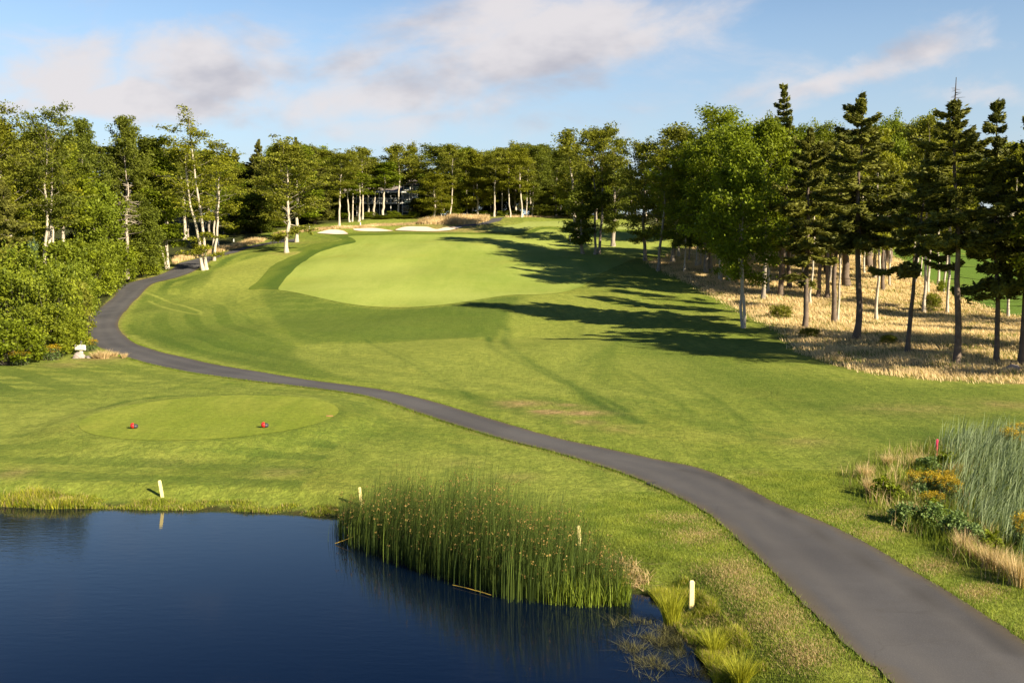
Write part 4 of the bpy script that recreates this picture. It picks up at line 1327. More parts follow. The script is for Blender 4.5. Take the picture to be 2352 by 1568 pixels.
n6 = fill(8, 1800, 2420, 112, 150, ['maple0', 'maple2', 'spruce0', 'rh', 'spruce2'], [(1800, 300), (2050, 290), (2420, 300)], (56, 74), 4.2, 'leafy or needled tree packed behind the front spruces of the right wood', 'trees packed behind the front spruces', 61, lambda x, y: poly_sd(np.array([x]), np.array([y]), FIELD)[0] < -1, False)
n6 += fill(22, 1960, 2460, 168, 205, LV + ['fir1'], [(1960, 330), (2100, 330), (2460, 330)], (60, 84), 5.0, 'leafy tree in the wood beyond the far green field on the right', 'trees beyond the right field', 6)
# the row goes on past the right edge of the frame and shades the grass
for i, (x, y, H, k) in enumerate([(36, 60, 17, 'spruce0'), (41, 56, 16, 'spruce1'), (34.5, 51, 16, 'maple1'), (46, 64, 17, 'spruce2'), (52, 60, 17, 'maple0'), (56, 72, 17, 'spruce1'), (44, 49, 15, 'birch1'), (62, 82, 18, 'maple2'), (37.5, 66.5, 17, 'maple3'), (33.6, 57.5, 15, 'maple2')]):
    place(k, (x, y, gz(x, y)), H / PROTO[k]['H'] * 1.1, H / PROTO[k]['H'], i * 1.3, 'tree of the row that continues beyond the right edge of the tan grass', 'tree', 'trees past the right edge')
print('FILL', n1, n2, n3, n4, n5, n6)

# ------------------------------------------------------------------ shrubs
def make_shrub(kind, plant, H0, R0, leaf, name='shrub', cat='shrub', aspect=1.5):
    root = bpy.data.objects.new(name, None)
    root.empty_display_size = .3
    COL.objects.link(root)
    if plant.tv:
        plant.trunk_obj('stem', M['bark_grey'], root)
    plant.crown_obj('foliage', M[leaf], root, aspect)
    PROTO[kind] = {'root': root, 'H': H0, 'R': R0, 'used': False}


make_shrub('sh0', shrub(501, 4.6, 2.4, .125, 150, 80), 4.6, 2.5, 'leaf_shrub')
make_shrub('sh1', shrub(502, 4.2, 2.2, .115, 150, 80, .9), 4.2, 2.3, 'leaf_shrub')
make_shrub('sh2', shrub(503, 4.0, 2.3, .13, 140, 76), 4.0, 2.4, 'leaf_maple')
make_shrub('sh3', shrub(504, 3.6, 2.2, .115, 130, 72), 3.6, 2.3, 'leaf_olive')
make_shrub('sf', spruce(505, 3.6, .05, 1.1, .05, .22, .13, 1.1, .2, dead=0), 3.6, 1.1, 'needle_blue', 'fir_sapling', aspect=2.0)


def put_shrub(kind, u, vb, vt, rpx, label, cat='shrub', group=None, Y=None):
    if Y is None:
        x, y = at(u, vb)[0]
    else:
        y, x = Y, u_x(u, Y)
    z = gz(x, y)
    pr = PROTO[kind]
    H = row_z(vt, y) - z
    o = place(kind, (x, y, z), rpx / FPX * y / pr['R'], H / pr['H'], rnd.uniform(0, 6.28), label, cat, group)
    return o


for k, u, vb, vt, rpx, lab in [
    ('sh2', 18, 838, 735, 85, 'low green shrub at the left edge of the photo beside the mown grass'),
    ('sh0', 85, 822, 700, 80, 'shrub with twiggy gaps behind the low one at the left edge'),
    ('sh2', 150, 812, 720, 55, 'green shrub just left of the cream sign'),
    ('sh1', 125, 800, 620, 75, 'tall leafy shrub behind the shrub left of the cream sign'),
    ('sh0', 30, 800, 615, 90, 'big yellow-green shrub at the left edge, below the tree trunks'),
    ('sh3', 172, 762, 640, 45, 'shrub leaning toward the cart path above the cream sign'),
    ('sh0', 165, 735, 600, 60, 'rounded shrub along the inside of the path curve'),
    ('sh1', 60, 760, 575, 90, 'broad shrub in the middle of the thicket on the left'),
    ('sh0', 130, 715, 555, 85, 'bright yellow-green shrub at the top centre of the thicket'),
    ('sh3', 0, 745, 565, 80, 'olive shrub high at the left edge under the birches'),
    ('sh2', 205, 682, 575, 60, 'green shrub above the outermost point of the path curve'),
    ('sh0', 215, 668, 552, 70, 'golden green shrub right of the thicket top'),
    ('sh2', 262, 652, 562, 55, 'deep green shrub overlooking the bare earth strip by the path'),
    ('sh2', 312, 635, 556, 52, 'dark green shrub along the path before the birch clump'),
    ('sh1', 352, 618, 560, 36, 'last dark shrub left of the birch clump at the path'),
    ('sh1', 60, 700, 552, 90, 'shrub at the back of the thicket under the thick forked birch'),
    ('sh0', 150, 672, 548, 80, 'shrub at the back of the thicket below the yellowish trees'),
    ('sh3', 240, 640, 548, 60, 'olive shrub under the dead snag'),
]:
    put_shrub(k, u, vb, vt, rpx, lab)
put_shrub('sf', 75, 0, 560, 34, 'pale bluish fir sapling sticking out of the thicket on the left', 'sapling', None, 82)
# low bushes at the foot of the far wood
for k, u, vt, rpx, Y, lab in [
    ('sh2', 740, 486, 30, 212, 'dark bush at the wood foot above the first bunker'), ('sh2', 700, 500, 26, 206, 'dark bush beside the slimmer tree behind the broad one'),
    ('sh1', 850, 487, 22, 214, 'green bush below the left half of the balcony'), ('sh2', 905, 485, 20, 213, 'round blue-green bush below the balcony birch'),
    ('sh0', 880, 494, 26, 212, 'low bright fern-green bush between the two bunkers and the balcony'), ('sh2', 951, 486, 16, 213, 'round bush at the foot of the small brown-trunked spruce'),
    ('sh0', 935, 494, 24, 212, 'low bright bush left of the tan grass'), ('sh2', 1105, 484, 30, 218, 'dark bush behind the tan grass at the far path'),
    ('sh2', 1155, 484, 20, 219, 'bush at the wood foot right of the far path'), ('sh3', 1185, 483, 20, 219, 'olive bush between the first crest birches'),
    ('sh0', 1240, 480, 30, 219, 'yellow-green bush under the stubby pale trunk'), ('sh0', 1290, 484, 24, 219, 'bright bush right of the short lone white trunk'),
    ('sh0', 1335, 490, 30, 216, 'bright bush seen behind the white crooked birch'), ('sh1', 1400, 488, 30, 216, 'bush seen behind the thick dark tree with leafy skirts'),
    ('sh2', 640, 510, 30, 198, 'dark bush behind the far bend of the cart path'), ('sh2', 590, 520, 26, 190, 'shaded bush left of the far bend of the cart path'),
    ('sh3', 655, 505, 24, 200, 'olive bush directly behind the broad layered tree'), ('sh2', 790, 490, 22, 214, 'dark bush between the pale pair and the open trunk tree'),
]:
    put_shrub(k, u, 0, vt, rpx, lab, 'bush', None, Y)
for k, u, vb, vt, rpx, lab in [('sh3', 1790, 732, 700, 30, 'small bush on the tan grass edge right of the twin-trunked tree'), ('sh3', 2138, 716, 672, 26, 'small sparse bush at the foot of the white birch group'),
                               ('sh2', 2163, 672, 645, 12, 'little dark bush at the foot of a thin white birch'), ('sh3', 1860, 775, 752, 26, 'low green bush in the shaded tan grass before the spruces'), ('sh3', 2040, 790, 768, 22, 'low green tuft bush by the bent black trunk')]:
    put_shrub(k, u, vb, vt, rpx, lab, 'bush')


# ------------------------------------------------------------------ grass and reeds in blades
def blades(name, X, Y, H, W, lean, mat, seed, tint=None, z0=None, droop=.35, bend_dir=None, segs=2, bend_sd=.6):
    """thin tapering blades, each of its own height, lean and turn"""
    r = np.random.default_rng(seed)
    n = len(X)
    Z = height(X, Y) if z0 is None else np.full(n, z0)
    az = r.uniform(0, 2 * np.pi, n) if bend_dir is None else bend_dir + r.normal(0, bend_sd, n)
    ld = np.abs(r.normal(0, 1, n)) * lean
    tw = r.uniform(0, np.pi, n)
    sx, sy = np.cos(tw) * W / 2, np.sin(tw) * W / 2
    dx, dy = np.cos(az) * ld * H, np.sin(az) * ld * H
    rows, T = [], []
    for k in range(segs + 1):
        t = k / segs
        wv = (1 - t) ** .8 if k < segs else .06
        cx, cy = X + dx * t ** (1 + droop * 2), Y + dy * t ** (1 + droop * 2)
        cz = Z - .02 + H * t * (1 - droop * .35 * ld * t)
        rows.append((np.column_stack([cx - sx * wv, cy - sy * wv, cz]), np.column_stack([cx + sx * wv, cy + sy * wv, cz])))
    V = np.stack([v for ab in rows for v in ab], 1).reshape(-1, 3)
    st = 2 * (segs + 1)
    base = (np.arange(n) * st)[:, None]
    F = np.concatenate([base + np.array([[2 * k, 2 * k + 1, 2 * k + 3, 2 * k + 2]]) for k in range(segs)], 0)
    tn = r.uniform(0, 1, n) if tint is None else np.clip(tint + r.normal(0, .15, n), 0, 1)
    return mesh_np(name, V, F, mat, None, {'tint': np.repeat(tn, st)})


def scatter(poly, n, seed, soft=0.0):
    r = np.random.default_rng(seed)
    A_ = np.array(poly)
    out = []
    got = 0
    while got < n:
        x = r.uniform(A_[:, 0].min(), A_[:, 0].max(), n * 2)
        y = r.uniform(A_[:, 1].min(), A_[:, 1].max(), n * 2)
        k = poly_sd(x, y, poly) > r.normal(0, soft + 1e-6, n * 2)
        out.append(np.column_stack([x[k], y[k]]))
        got += k.sum()
    P = np.concatenate(out)[:n]
    return P[:, 0], P[:, 1]


# tan grass under the right wood (the shown part of it)
DRYV = [p for p in DRY]
x, y = scatter([(a, b) for a, b in trace([(1490, 605), (1510, 618), (1560, 640), (1610, 665), (1660, 690), (1740, 735), (1800, 765), (1828, 805), (1900, 835), (2000, 858), (2120, 872), (2250, 880), (2420, 884), (2420, 738), (2310, 722), (2230, 692), (2170, 668), (2120, 640), (2070, 600), (2040, 585), (1900, 575), (1700, 562), (1560, 572)])], 150000, 1, .4)
cl = clumped(x, y, 0)
k = np.random.default_rng(3).uniform(0, 1, len(x)) < .6 + .5 * cl
x, y, cl = x[k], y[k], cl[k]
stuff(blades('dry_grass', x, y, (.20 + .24 * cl) * np.random.default_rng(4).uniform(.6, 1.2, len(x)), .022 + y * .0003, .75, M['blade_tan'], 5, tint=.55 + .4 * clumped(x, y, 2, .15), bend_dir=2.6),
      'long tan dry grass under the spruces on the right', 'grass')
x, y = scatter(DRY, 42000, 11, 0)
k = (clumped(x, y, 5, .3) > .66) & (x < 48)
stuff(blades('green_grass', x[k], y[k], np.random.default_rng(13).uniform(.15, .5, k.sum()), .05, .6, M['blade_green'], 12, tint=np.full(k.sum(), .2)), 'green weeds mixed into the tan grass of the right wood', 'grass')
# tan grass at the far wood and along the path on the left
for i, (pl, n, h, w, lab) in enumerate([([(958, 512), (975, 507), (1020, 503), (1080, 501), (1125, 501), (1120, 508), (1095, 514), (1060, 516.5), (1000, 516), (960, 515)], 9000, .95, .10, 'tall tan grass beyond the largest bunker'),
                                        ([(398, 608), (400, 594), (440, 585), (500, 570), (580, 550), (612, 549), (606, 556), (560, 566), (500, 580), (450, 592), (412, 602)], 6000, .6, .07, 'yellowed grass strip behind the cart path at the birches'),
                                        ([(622, 541), (645, 533), (720, 527), (790, 521), (860, 516), (955, 512), (955, 515), (870, 519), (800, 525), (730, 530), (660, 535)], 5000, .4, .09, 'thin rough grass at the foot of the far wood'),
                                        ([(1160, 500), (1290, 500), (1350, 504), (1350, 500.5), (1290, 497), (1160, 497)], 3000, .4, .09, 'rough grass on the crest before the far wood')]):
    x, y = scatter(trace(pl), n, 20 + i, .2)
    stuff(blades('dry_grass', x, y, h * np.random.default_rng(i).uniform(.5, 1.1, n), w, .3, M['blade_tan'], 30 + i, tint=clumped(x, y, i) * .9), lab, 'grass')
# bank of the pond: tufts standing along the waterline
SH = spline(list(zip(_sx, _sy)), 6)
SHA = np.array(SH)


def along_shore(u0, u1, n, seed, off0, off1):
    r = np.random.default_rng(seed)
    uu, _ = project(SHA[:, 0], SHA[:, 1], np.zeros(len(SHA)))
    k = np.where((uu >= u0) & (uu <= u1))[0]
    if u0 > 1490:
        k = k[SHA[k, 1] < 21.5]
    i = r.integers(k[0], k[-1], n)
    t = r.uniform(0, 1, n)[:, None]
    P = SHA[i] * (1 - t) + SHA[i + 1] * t
    D = unit(SHA[i + 1] - SHA[i])
    nrm = np.column_stack([-D[:, 1], D[:, 0]])
    o = r.uniform(off0, off1, n)[:, None]
    return (P + nrm * o)[:, 0], (P + nrm * o)[:, 1]


def bank(u0, u1, n, seed, o0, o1, h0, h1, wid, thr, scale, label):
    x, y = along_shore(u0, u1, n, seed, o0, o1)
    q = np.random.default_rng(seed + 1)
    c = clumped(x, y, seed, scale)
    k = c + q.normal(0, .12, len(x)) > thr
    x, y, c = x[k], y[k], c[k]
    h = (h0 + (h1 - h0) * c) * q.uniform(.5, 1.15, len(x))
    z = q.random(len(x)) < .5 * c + .1
    stuff(blades('bank_grass', x[z], y[z], h[z], wid, .45, M['blade_yellow'], seed + 2, tint=.1 + .8 * clumped(x[z], y[z], 4, scale)), label, 'grass')
    z = ~z
    stuff(blades('bank_grass', x[z], y[z], h[z] * .9, wid, .5, M['blade_green'], seed + 3, tint=.05 + .7 * clumped(x[z], y[z], 6, scale)), 'green blades mixed into the ' + label, 'grass')
    z = q.random(len(x)) < .12
    stuff(blades('bank_grass', x[z], y[z], h[z] * 1.05, wid, .5, M['blade_tan'], seed + 4, tint=.1 * np.ones(z.sum())), 'dry stems in the ' + label, 'grass')


bank(-80, 210, 7000, 41, -.08, .65, .10, .36, .018, .15, .9, 'tall bright grass on the far bank at the left edge')
bank(190, 800, 12000, 45, -.08, .5, .03, .20, .016, .40, 1.3, 'short patchy grass along the far bank')
bank(1495, 1700, 30000, 49, -.08, .8, .04, .24, .010, .40, 1.5, 'tufted grass along the near bank')

# lawn blades near the camera
LAWN = trace([(1180, 1200), (1330, 1180), (1480, 1130), (1545, 1140), (1640, 1198), (1745, 1292), (1850, 1392), (1950, 1492), (2040, 1570), (2060, 1640), (1690, 1640), (1665, 1568), (1640, 1520), (1575, 1440), (1530, 1385), (1460, 1350), (1300, 1280), (1180, 1245)])
x, y = scatter(LAWN, 170000, 51, .8)
k = (poly_sd(x, y, PATH) < -.02) & (poly_sd(x, y, POND) < -.1)
x, y = x[k], y[k]
k = np.random.default_rng(52).uniform(0, 1, len(x)) < .45 + .55 * clumped(x, y, 3, 1.6)
x, y = x[k], y[k]
stuff(blades('lawn_grass', x, y, np.random.default_rng(53).uniform(.03, .085, len(x)), .011, .6, M['blade_lawn'], 54, tint=.15 + .6 * clumped(x, y, 9, 1.4) ** 1.3, segs=1), 'short mown lawn grass between the pond and the cart path', 'grass')
LAWN2 = trace([(1690, 1095), (1800, 1150), (1900, 1190), (2010, 1245), (2120, 1310), (2240, 1385), (2380, 1480), (2380, 1370), (2200, 1275), (2080, 1215), (2000, 1150), (1900, 1080)])
x, y = scatter(LAWN2, 70000, 55, .8)
k = poly_sd(x, y, PATH) < -.02
x, y = x[k], y[k]
stuff(blades('lawn_grass', x, y, np.random.default_rng(56).uniform(.03, .08, len(x)), .012, .6, M['blade_lawn'], 57, tint=.2 + .6 * clumped(x, y, 2, 1.4) ** 1.3, segs=1), 'short mown grass between the cart path and the cattails', 'grass')
bx, by = [], []
q = np.random.default_rng(58)
for u, v, ru, rv, nn in [(1600, 1230, 60, 18, 3500), (1680, 1310, 60, 24, 4500), (1780, 1420, 60, 34, 4500), (1850, 1500, 60, 30, 3500), (1560, 1190, 70, 10, 2000), (1420, 1330, 40, 14, 1500), (1720, 1360, 50, 20, 3000), (1640, 1420, 40, 20, 1200), (2010, 1225, 50, 16, 2000), (2150, 1300, 50, 16, 2000), (1950, 1180, 60, 16, 2000), (2250, 1360, 50, 16, 2000)]:
    P = at(u + q.normal(0, ru, nn) * .7, v + q.normal(0, rv, nn) * .7)
    bx.append(P[:, 0])
    by.append(P[:, 1])
x, y = np.concatenate(bx), np.concatenate(by)
k = (poly_sd(x, y, PATH) < -.04) & (poly_sd(x, y, POND) < -.2)
x, y = x[k], y[k]
stuff(blades('dry_lawn', x, y, q.uniform(.03, .085, len(x)), .012, .7, M['blade_tan'], 59, tint=.25 * np.ones(len(x)), segs=1), 'browned dry patches in the lawn along the cart path', 'grass')
# grass fringe leaning over both edges of the path
rng = np.random.default_rng(60)
for nm, ed, sgn in (('left', PLs, 1), ('right', PRs, -1)):
    E_ = np.array([p for p in ed if p[1] < 75])
    seg = np.hypot(*np.diff(E_, axis=0).T)
    i = rng.choice(len(seg), 16000, p=seg / seg.sum())
    t = rng.uniform(0, 1, 16000)[:, None]
    P = E_[i] * (1 - t) + E_[i + 1] * t
    D = unit(E_[i + 1] - E_[i])
    o = np.abs(rng.normal(0, .12, 16000))[:, None] - .03
    nrm = np.column_stack([D[:, 1], -D[:, 0]])
    # outward side of this edge
    if poly_sd(P[:50, 0] + nrm[:50, 0] * .3, P[:50, 1] + nrm[:50, 1] * .3, PATH).mean() > 0:
        nrm = -nrm
    x, y = (P + nrm * o)[:, 0], (P + nrm * o)[:, 1]
    stuff(blades('edge_grass', x, y, rng.uniform(.05, .14, len(x)), .016, .7, M['blade_lawn'], 61 + sgn, tint=.5 * clumped(x, y, 3, 1.5), segs=1), 'ragged grass along the %s edge of the cart path' % nm, 'grass')

# bulrushes standing in the pond
REED = [at_plane(u, v, 0.0) for u, v in [(782, 1192), (800, 1196), (900, 1206), (1020, 1226), (1150, 1252), (1290, 1292), (1400, 1338), (1452, 1362), (1440, 1382), (1380, 1388), (1250, 1388), (1180, 1378), (1100, 1350), (1000, 1318), (900, 1288), (830, 1258), (786, 1240)]]
REED = [(float(a), float(b)) for a, b in REED]
x, y = scatter(REED, 17000, 71, .14)
k = np.random.default_rng(72).uniform(0, 1, len(x)) < .3 + .8 * clumped(x, y, 4, 1.7)
x, y = x[k], y[k]
n = len(x)
r = np.random.default_rng(73)
ureed, _ = project(x, y, np.zeros(n))
hh = np.interp(ureed, [780, 850, 1000, 1150, 1300, 1450], [1.2, 1.5, 1.95, 2.15, 1.8, 1.2]) * r.uniform(.4, 1.18, n) * (.72 + .4 * clumped(x, y, 6, 1.1))
reed = blades('bulrushes', x, y, hh, .0105, .15, M['blade_reed'], 74, tint=.14 + .8 * r.uniform(0, 1, n) ** 2 * clumped(x, y, 2, 1.2), z0=-.05, droop=.9, bend_dir=.25, segs=4)
stuff(reed, 'tall dark green bulrushes with brown seed heads standing in the pond', 'reeds')
# their brown heads, small drooping tassels near the tips
V = np.zeros(len(reed.data.vertices) * 3, np.float32)
reed.data.vertices.foreach_get('co', V)
V = V.reshape(n, -1, 3)
tips = (V[:, 6] + V[:, 7]) / 2
pk = Plant(75)
sel = r.uniform(0, 1, n) < .16
T = tips[sel]
for q in range(4):
    pk.leaves(T + r.normal(0, 1, T.shape) * EMB([.035, .035, .022]) + EMB([.02, 0, -.02]), .028, .5, .1)
sd = pk.crown_obj('bulrush_heads', M['seed'], reed, 1.3)
sd['kind'] = 'stuff'
# yellow-green leaf bases at the right foot of the stand and bright blades among them
x, y = scatter([(float(a), float(b)) for a, b in [at_plane(u, v, 0.0) for u, v in [(1260, 1390), (1300, 1340), (1400, 1345), (1450, 1365), (1440, 1392), (1340, 1396)]]], 900, 76, .05)
stuff(blades('sedge', x, y, r.uniform(.3, .75, len(x)), .02, .3, M['blade_green'], 77, tint=.45 * r.uniform(0, 1, len(x)), z0=-.03), 'bright green sedge at the near right foot of the bulrushes', 'reeds')
x, y = scatter([(float(a), float(b)) for a, b in [at_plane(u, v, 0.0) for u, v in [(1480, 1420), (1540, 1440), (1600, 1520), (1620, 1568), (1540, 1568), (1440, 1500), (1400, 1420)]]], 5200, 78, .25)
k = clumped(x, y, 5, 2.3) > .55
x, y = x[k], y[k]
stuff(blades('water_weed', x, y, np.random.default_rng(7).uniform(.05, .18, len(x)), .009, 1.8, M['blade_weed'], 79, tint=np.random.default_rng(8).uniform(0, 1, len(x)), z0=-.01, droop=.0), 'thin weeds poking out of the shallow water by the near bank', 'reeds')
# fallen, bleached stems
for i, (pts, lab) in enumerate([([(1430, 1292), (1490, 1330)], ''), ]):
    pass
x, y = scatter(trace([(1405, 1290), (1440, 1285), (1500, 1325), (1480, 1360), (1430, 1345)]), 500, 80, .05)
stuff(blades('fallen_stems', x, y, r.uniform(.10, .24, len(x)), .016, 2.6, M['blade_tan'], 81, droop=.0), 'heap of bent straw-coloured stems at the right end of the bulrushes', 'reeds')


def stem_line(u0, v0, u1, v1, mat, wid, label, z0=.03, z1=.03):
    a, b2 = at_plane(u0, v0, z0), at_plane(u1, v1, z1)
    p = Plant(int(u0))
    p.tube(wobble(p.r, (float(a[0]), float(a[1]), z0), (float(b2[0]), float(b2[1]), z1), 6, .015), np.linspace(wid, wid * .4, 6), 5)
    o = p.trunk_obj('broken_reed', mat, None)
    tag(o, label, 'reed')


M['straw'] = simple_mat('yellow straw', (.55, .36, .06), .6, .3, .2, 3)
stem_line(1128, 1366, 1040, 1342, M['straw'], .012, 'yellow broken reed floating in front of the bulrushes')
stem_line(927, 1289, 975, 1262, M['blade_reed'], .012, 'grey broken reed slanting out of the water left of the middle', .0, .3)
stem_line(770, 1247, 812, 1232, M['straw'], .010, 'thin bent reed reaching out left of the bulrushes', .02, .2)


# ------------------------------------------------------------------ tufts and weeds one can point at
def make_tuft(kind, name, H, n, rad_, wid, mat, seed, lean=.35, tint=None, z=True):
    r = np.random.default_rng(seed)
    a = r.uniform(0, 6.28, n)
    q = rad_ * r.uniform(0, 1, n) ** .6
    X, Y = np.cos(a) * q, np.sin(a) * q
    o = blades(name, X, Y, H * r.uniform(.55, 1.1, n), wid, lean, mat, seed, z0=0.0, tint=tint, segs=3)
    # blades lean away from the middle of the tuft
    V = np.zeros(len(o.data.vertices) * 3, np.float32)
    o.data.vertices.foreach_get('co', V)
    V = V.reshape(n, -1, 3)
    g = np.clip(V[:, :, 2] / H, 0, 1.2)
    V[:, :, 0] += (X / rad_)[:, None] * g ** 1.5 * H * .45
    V[:, :, 1] += (Y / rad_)[:, None] * g ** 1.5 * H * .45
    o.data.vertices.foreach_set('co', V.ravel())
    o.data.update()
    PROTO[kind] = {'root': o, 'H': H, 'R': rad_ * 2, 'used': False}


make_tuft('tuft_g', 'grass_tuft', .5, 420, .16, .014, M['blade_yellow'], 90, tint=np.full(420, .6))
make_tuft('tuft_t', 'dry_tuft', .5, 380, .22, .016, M['blade_tan'], 91)
make_shrub('herb', shrub(92, .65, .55, .055, 90, 34, .8), .65, .58, 'leaf_herb', 'herb_plant')
make_shrub('herb2', shrub(93, .7, .5, .06, 80, 34, .8), .7, .55, 'leaf_maple', 'herb_plant')


def goldenrod(seed):
    p = Plant(seed)
    r = p.r
    q = Plant(seed + 1)
    for k in range(46):
        a, d = r.uniform(0, 6.28), .42 * r.uniform(0, 1) ** .6
        h = r.uniform(.6, 1.0)
        b0 = EMB([math.cos(a) * d, math.sin(a) * d, -.03])
        b1 = b0 * EMB([1.25, 1.25, 0]) + EMB([0, 0, h])
        p.tube(wobble(r, b0, b1, 4, .01), np.linspace(.008, .004, 4), 3)
        t = r.uniform(.15, .9, 26)[:, None]
        p.leaves(b0 * (1 - t) + b1 * t + r.normal(0, .045, (26, 3)), .055, .4, .5)
        q.leaves(b1 + r.normal(0, 1, (34, 3)) * EMB([.06, .06, .05]) - EMB([0, 0, .03]), .035, r.uniform(.3, .8), .5)
    return p, q


gp, gq = goldenrod(95)
make_shrub('gold', gp, 1.0, .5, 'leaf_herb', 'goldenrod_plant')
gq.crown_obj('flowers', M['leaf_yellow'], PROTO['gold']['root'], 1.2)

put_shrub('tuft_g', 1541, 1432, 1340, 34, 'bright yellow-green grass tuft at the waterline left of the nearest stake', 'grass tuft')
put_shrub('tuft_g', 1700, 1566, 1500, 40, 'pale yellow grass tuft on the bank at the bottom of the photo', 'grass tuft')
put_shrub('tuft_g', 1640, 1500, 1440, 34, 'green grass tuft on the bank below the nearest stake', 'grass tuft')
for k, u, vb, vt, rpx, lab, cat in [
    ('tuft_t', 1990, 1100, 1062, 26, 'tan grass tuft at the left tip of the weedy patch', 'grass tuft'), ('tuft_t', 2040, 1068, 1040, 22, 'tan grass tuft on the far rim of the weedy patch', 'grass tuft'),
    ('tuft_t', 2000, 1132, 1090, 24, 'tan tuft before the dark green herb at the tip of the patch', 'grass tuft'), ('tuft_t', 2105, 1068, 1038, 26, 'reddish tan tuft left of the red stake', 'grass tuft'),
    ('tuft_t', 2075, 1140, 1105, 20, 'tan tuft right of the dark green herb', 'grass tuft'), ('tuft_t', 2085, 1180, 1150, 24, 'brown tuft in the middle of the near rim of the patch', 'grass tuft'),
    ('tuft_t', 2215, 1270, 1215, 34, 'tan tuft on the near rim below the cattails', 'grass tuft'), ('tuft_t', 2280, 1305, 1245, 38, 'tall tan tuft at the lower rim of the patch by the right edge', 'grass tuft'),
    ('tuft_t', 2340, 1345, 1265, 40, 'tall tan tuft cut by the right edge of the photo', 'grass tuft'), ('tuft_t', 2195, 1090, 1060, 26, 'reddish dry tuft at the foot of the cattails', 'grass tuft'),
    ('tuft_t', 2245, 1285, 1240, 30, 'tan tuft between the two largest tan tufts below the cattails', 'grass tuft'), ('tuft_t', 2312, 1325, 1262, 34, 'tan tuft just left of the one cut by the right edge', 'grass tuft'),
    ('herb2', 2035, 1150, 1100, 38, 'dark green leafy herb at the tip of the weedy patch', 'herb'), ('herb2', 2060, 1160, 1120, 30, 'green leafy herb right next to the dark green one', 'herb'),
    ('herb', 2080, 1205, 1160, 42, 'grey-green low herb along the near rim of the patch', 'herb'), ('herb', 2140, 1215, 1160, 40, 'grey-green herb in the middle of the near rim', 'herb'),
    ('herb2', 2150, 1190, 1150, 32, 'deep green herb behind the grey-green herbs', 'herb'), ('herb', 2190, 1240, 1180, 42, 'pale green herb below the left end of the cattails', 'herb'),
    ('herb', 2230, 1258, 1205, 36, 'green herb just below the cattails', 'herb'), ('herb2', 2275, 1278, 1225, 34, 'bright green weed below the middle of the cattails', 'herb'),
    ('herb', 2130, 1085, 1052, 34, 'grey-green weed behind the goldenrod', 'herb'), ('herb2', 2175, 1075, 1040, 30, 'dark weed in front of the red stake', 'herb'), ('herb', 2110, 1150, 1115, 30, 'green weed between the two rows of goldenrod', 'herb'),
    ('gold', 2105, 1140, 1082, 24, 'orange-yellow goldenrod at the left of its group', 'flower'), ('gold', 2150, 1145, 1085, 28, 'orange-yellow goldenrod in the middle of its group', 'flower'),
    ('gold', 2182, 1160, 1095, 26, 'orange-yellow goldenrod against the cattails', 'flower'), ('gold', 2140, 1180, 1130, 26, 'dull goldenrod in front of its group', 'flower'),
    ('gold', 2325, 1040, 985, 28, 'yellow goldenrod above the cattails at the right edge', 'flower'), ('gold', 2345, 1015, 972, 26, 'highest yellow goldenrod at the right edge', 'flower'),
    ('gold', 2345, 1270, 1180, 24, 'goldenrod low at the right edge below the cattails', 'flower'), ('gold', 2175, 1120, 1080, 20, 'small goldenrod beside the red stake', 'flower'),
]:
    put_shrub(k, u, vb, vt, rpx, lab, cat)
for u, vb, vt, rpx, lab in [(120, 826, 792, 26, 'goldenrod at the foot of the thicket left of the cream sign'), (45, 838, 806, 26, 'goldenrod near the left edge along the thicket'), (206, 806, 778, 20, 'goldenrod right beside the cream sign'), (15, 705, 640, 26, 'yellow flowering weed high in the thicket at the left edge')]:
    put_shrub('gold', u, vb, vt, rpx, lab, 'flower')
for u, vb, vt, rpx, lab in [(238, 823, 800, 22, 'tan tuft between the boulder and the cart path'), (222, 822, 806, 18, 'tan tuft beside the small stone'), (262, 818, 806, 14, 'small tan tuft at the very edge of the path curve'), (285, 822, 808, 10, 'thin dry tuft on the path edge')]:
    put_shrub('tuft_t', u, vb, vt, rpx, lab, 'grass tuft')

# cattails
CAT = trace([(2190, 1040), (2205, 1010), (2260, 1010), (2360, 1020), (2420, 1060), (2420, 1330), (2350, 1290), (2290, 1255), (2230, 1215), (2200, 1160), (2190, 1100)])
x, y = scatter(CAT, 3600, 97, .35)
r = np.random.default_rng(98)
stuff(blades('cattails', x, y, r.uniform(.45, 1.22, len(x)), .034, .50, M['blade_cattail'], 99, droop=1.0, bend_dir=.15, bend_sd=.45, segs=4, tint=r.uniform(.1, .95, len(x))), 'dense blue-green cattail blades at the right edge of the photo', 'reeds')
x, y = scatter(trace([(1965, 1095), (2060, 1048), (2180, 1030), (2420, 1000), (2420, 1385), (2200, 1285), (2080, 1225), (2000, 1155)]), 20000, 100, .35)
stuff(blades('weeds', x, y, np.random.default_rng(5).uniform(.08, .55, len(x)), .016, .6, M['blade_green'], 101, tint=.1 + .6 * clumped(x, y, 4, 1.3)), 'low tangled weeds under the goldenrod and cattails', 'weeds')


x, y = scatter(trace([(1965, 1095), (2060, 1048), (2180, 1030), (2230, 1090), (2200, 1180), (2420, 1330), (2420, 1395), (2200, 1290), (2080, 1230), (2000, 1160)]), 6000, 102, .3)
k = clumped(x, y, 9, 1.5) > .62
x, y = x[k], y[k]
stuff(blades('dry_weeds', x, y, np.random.default_rng(6).uniform(.15, .6, len(x)), .014, .5, M['blade_tan'], 103, tint=.1 + .8 * clumped(x, y, 2, 1.1)), 'loose dry stalks standing among the weeds by the cattails', 'weeds')

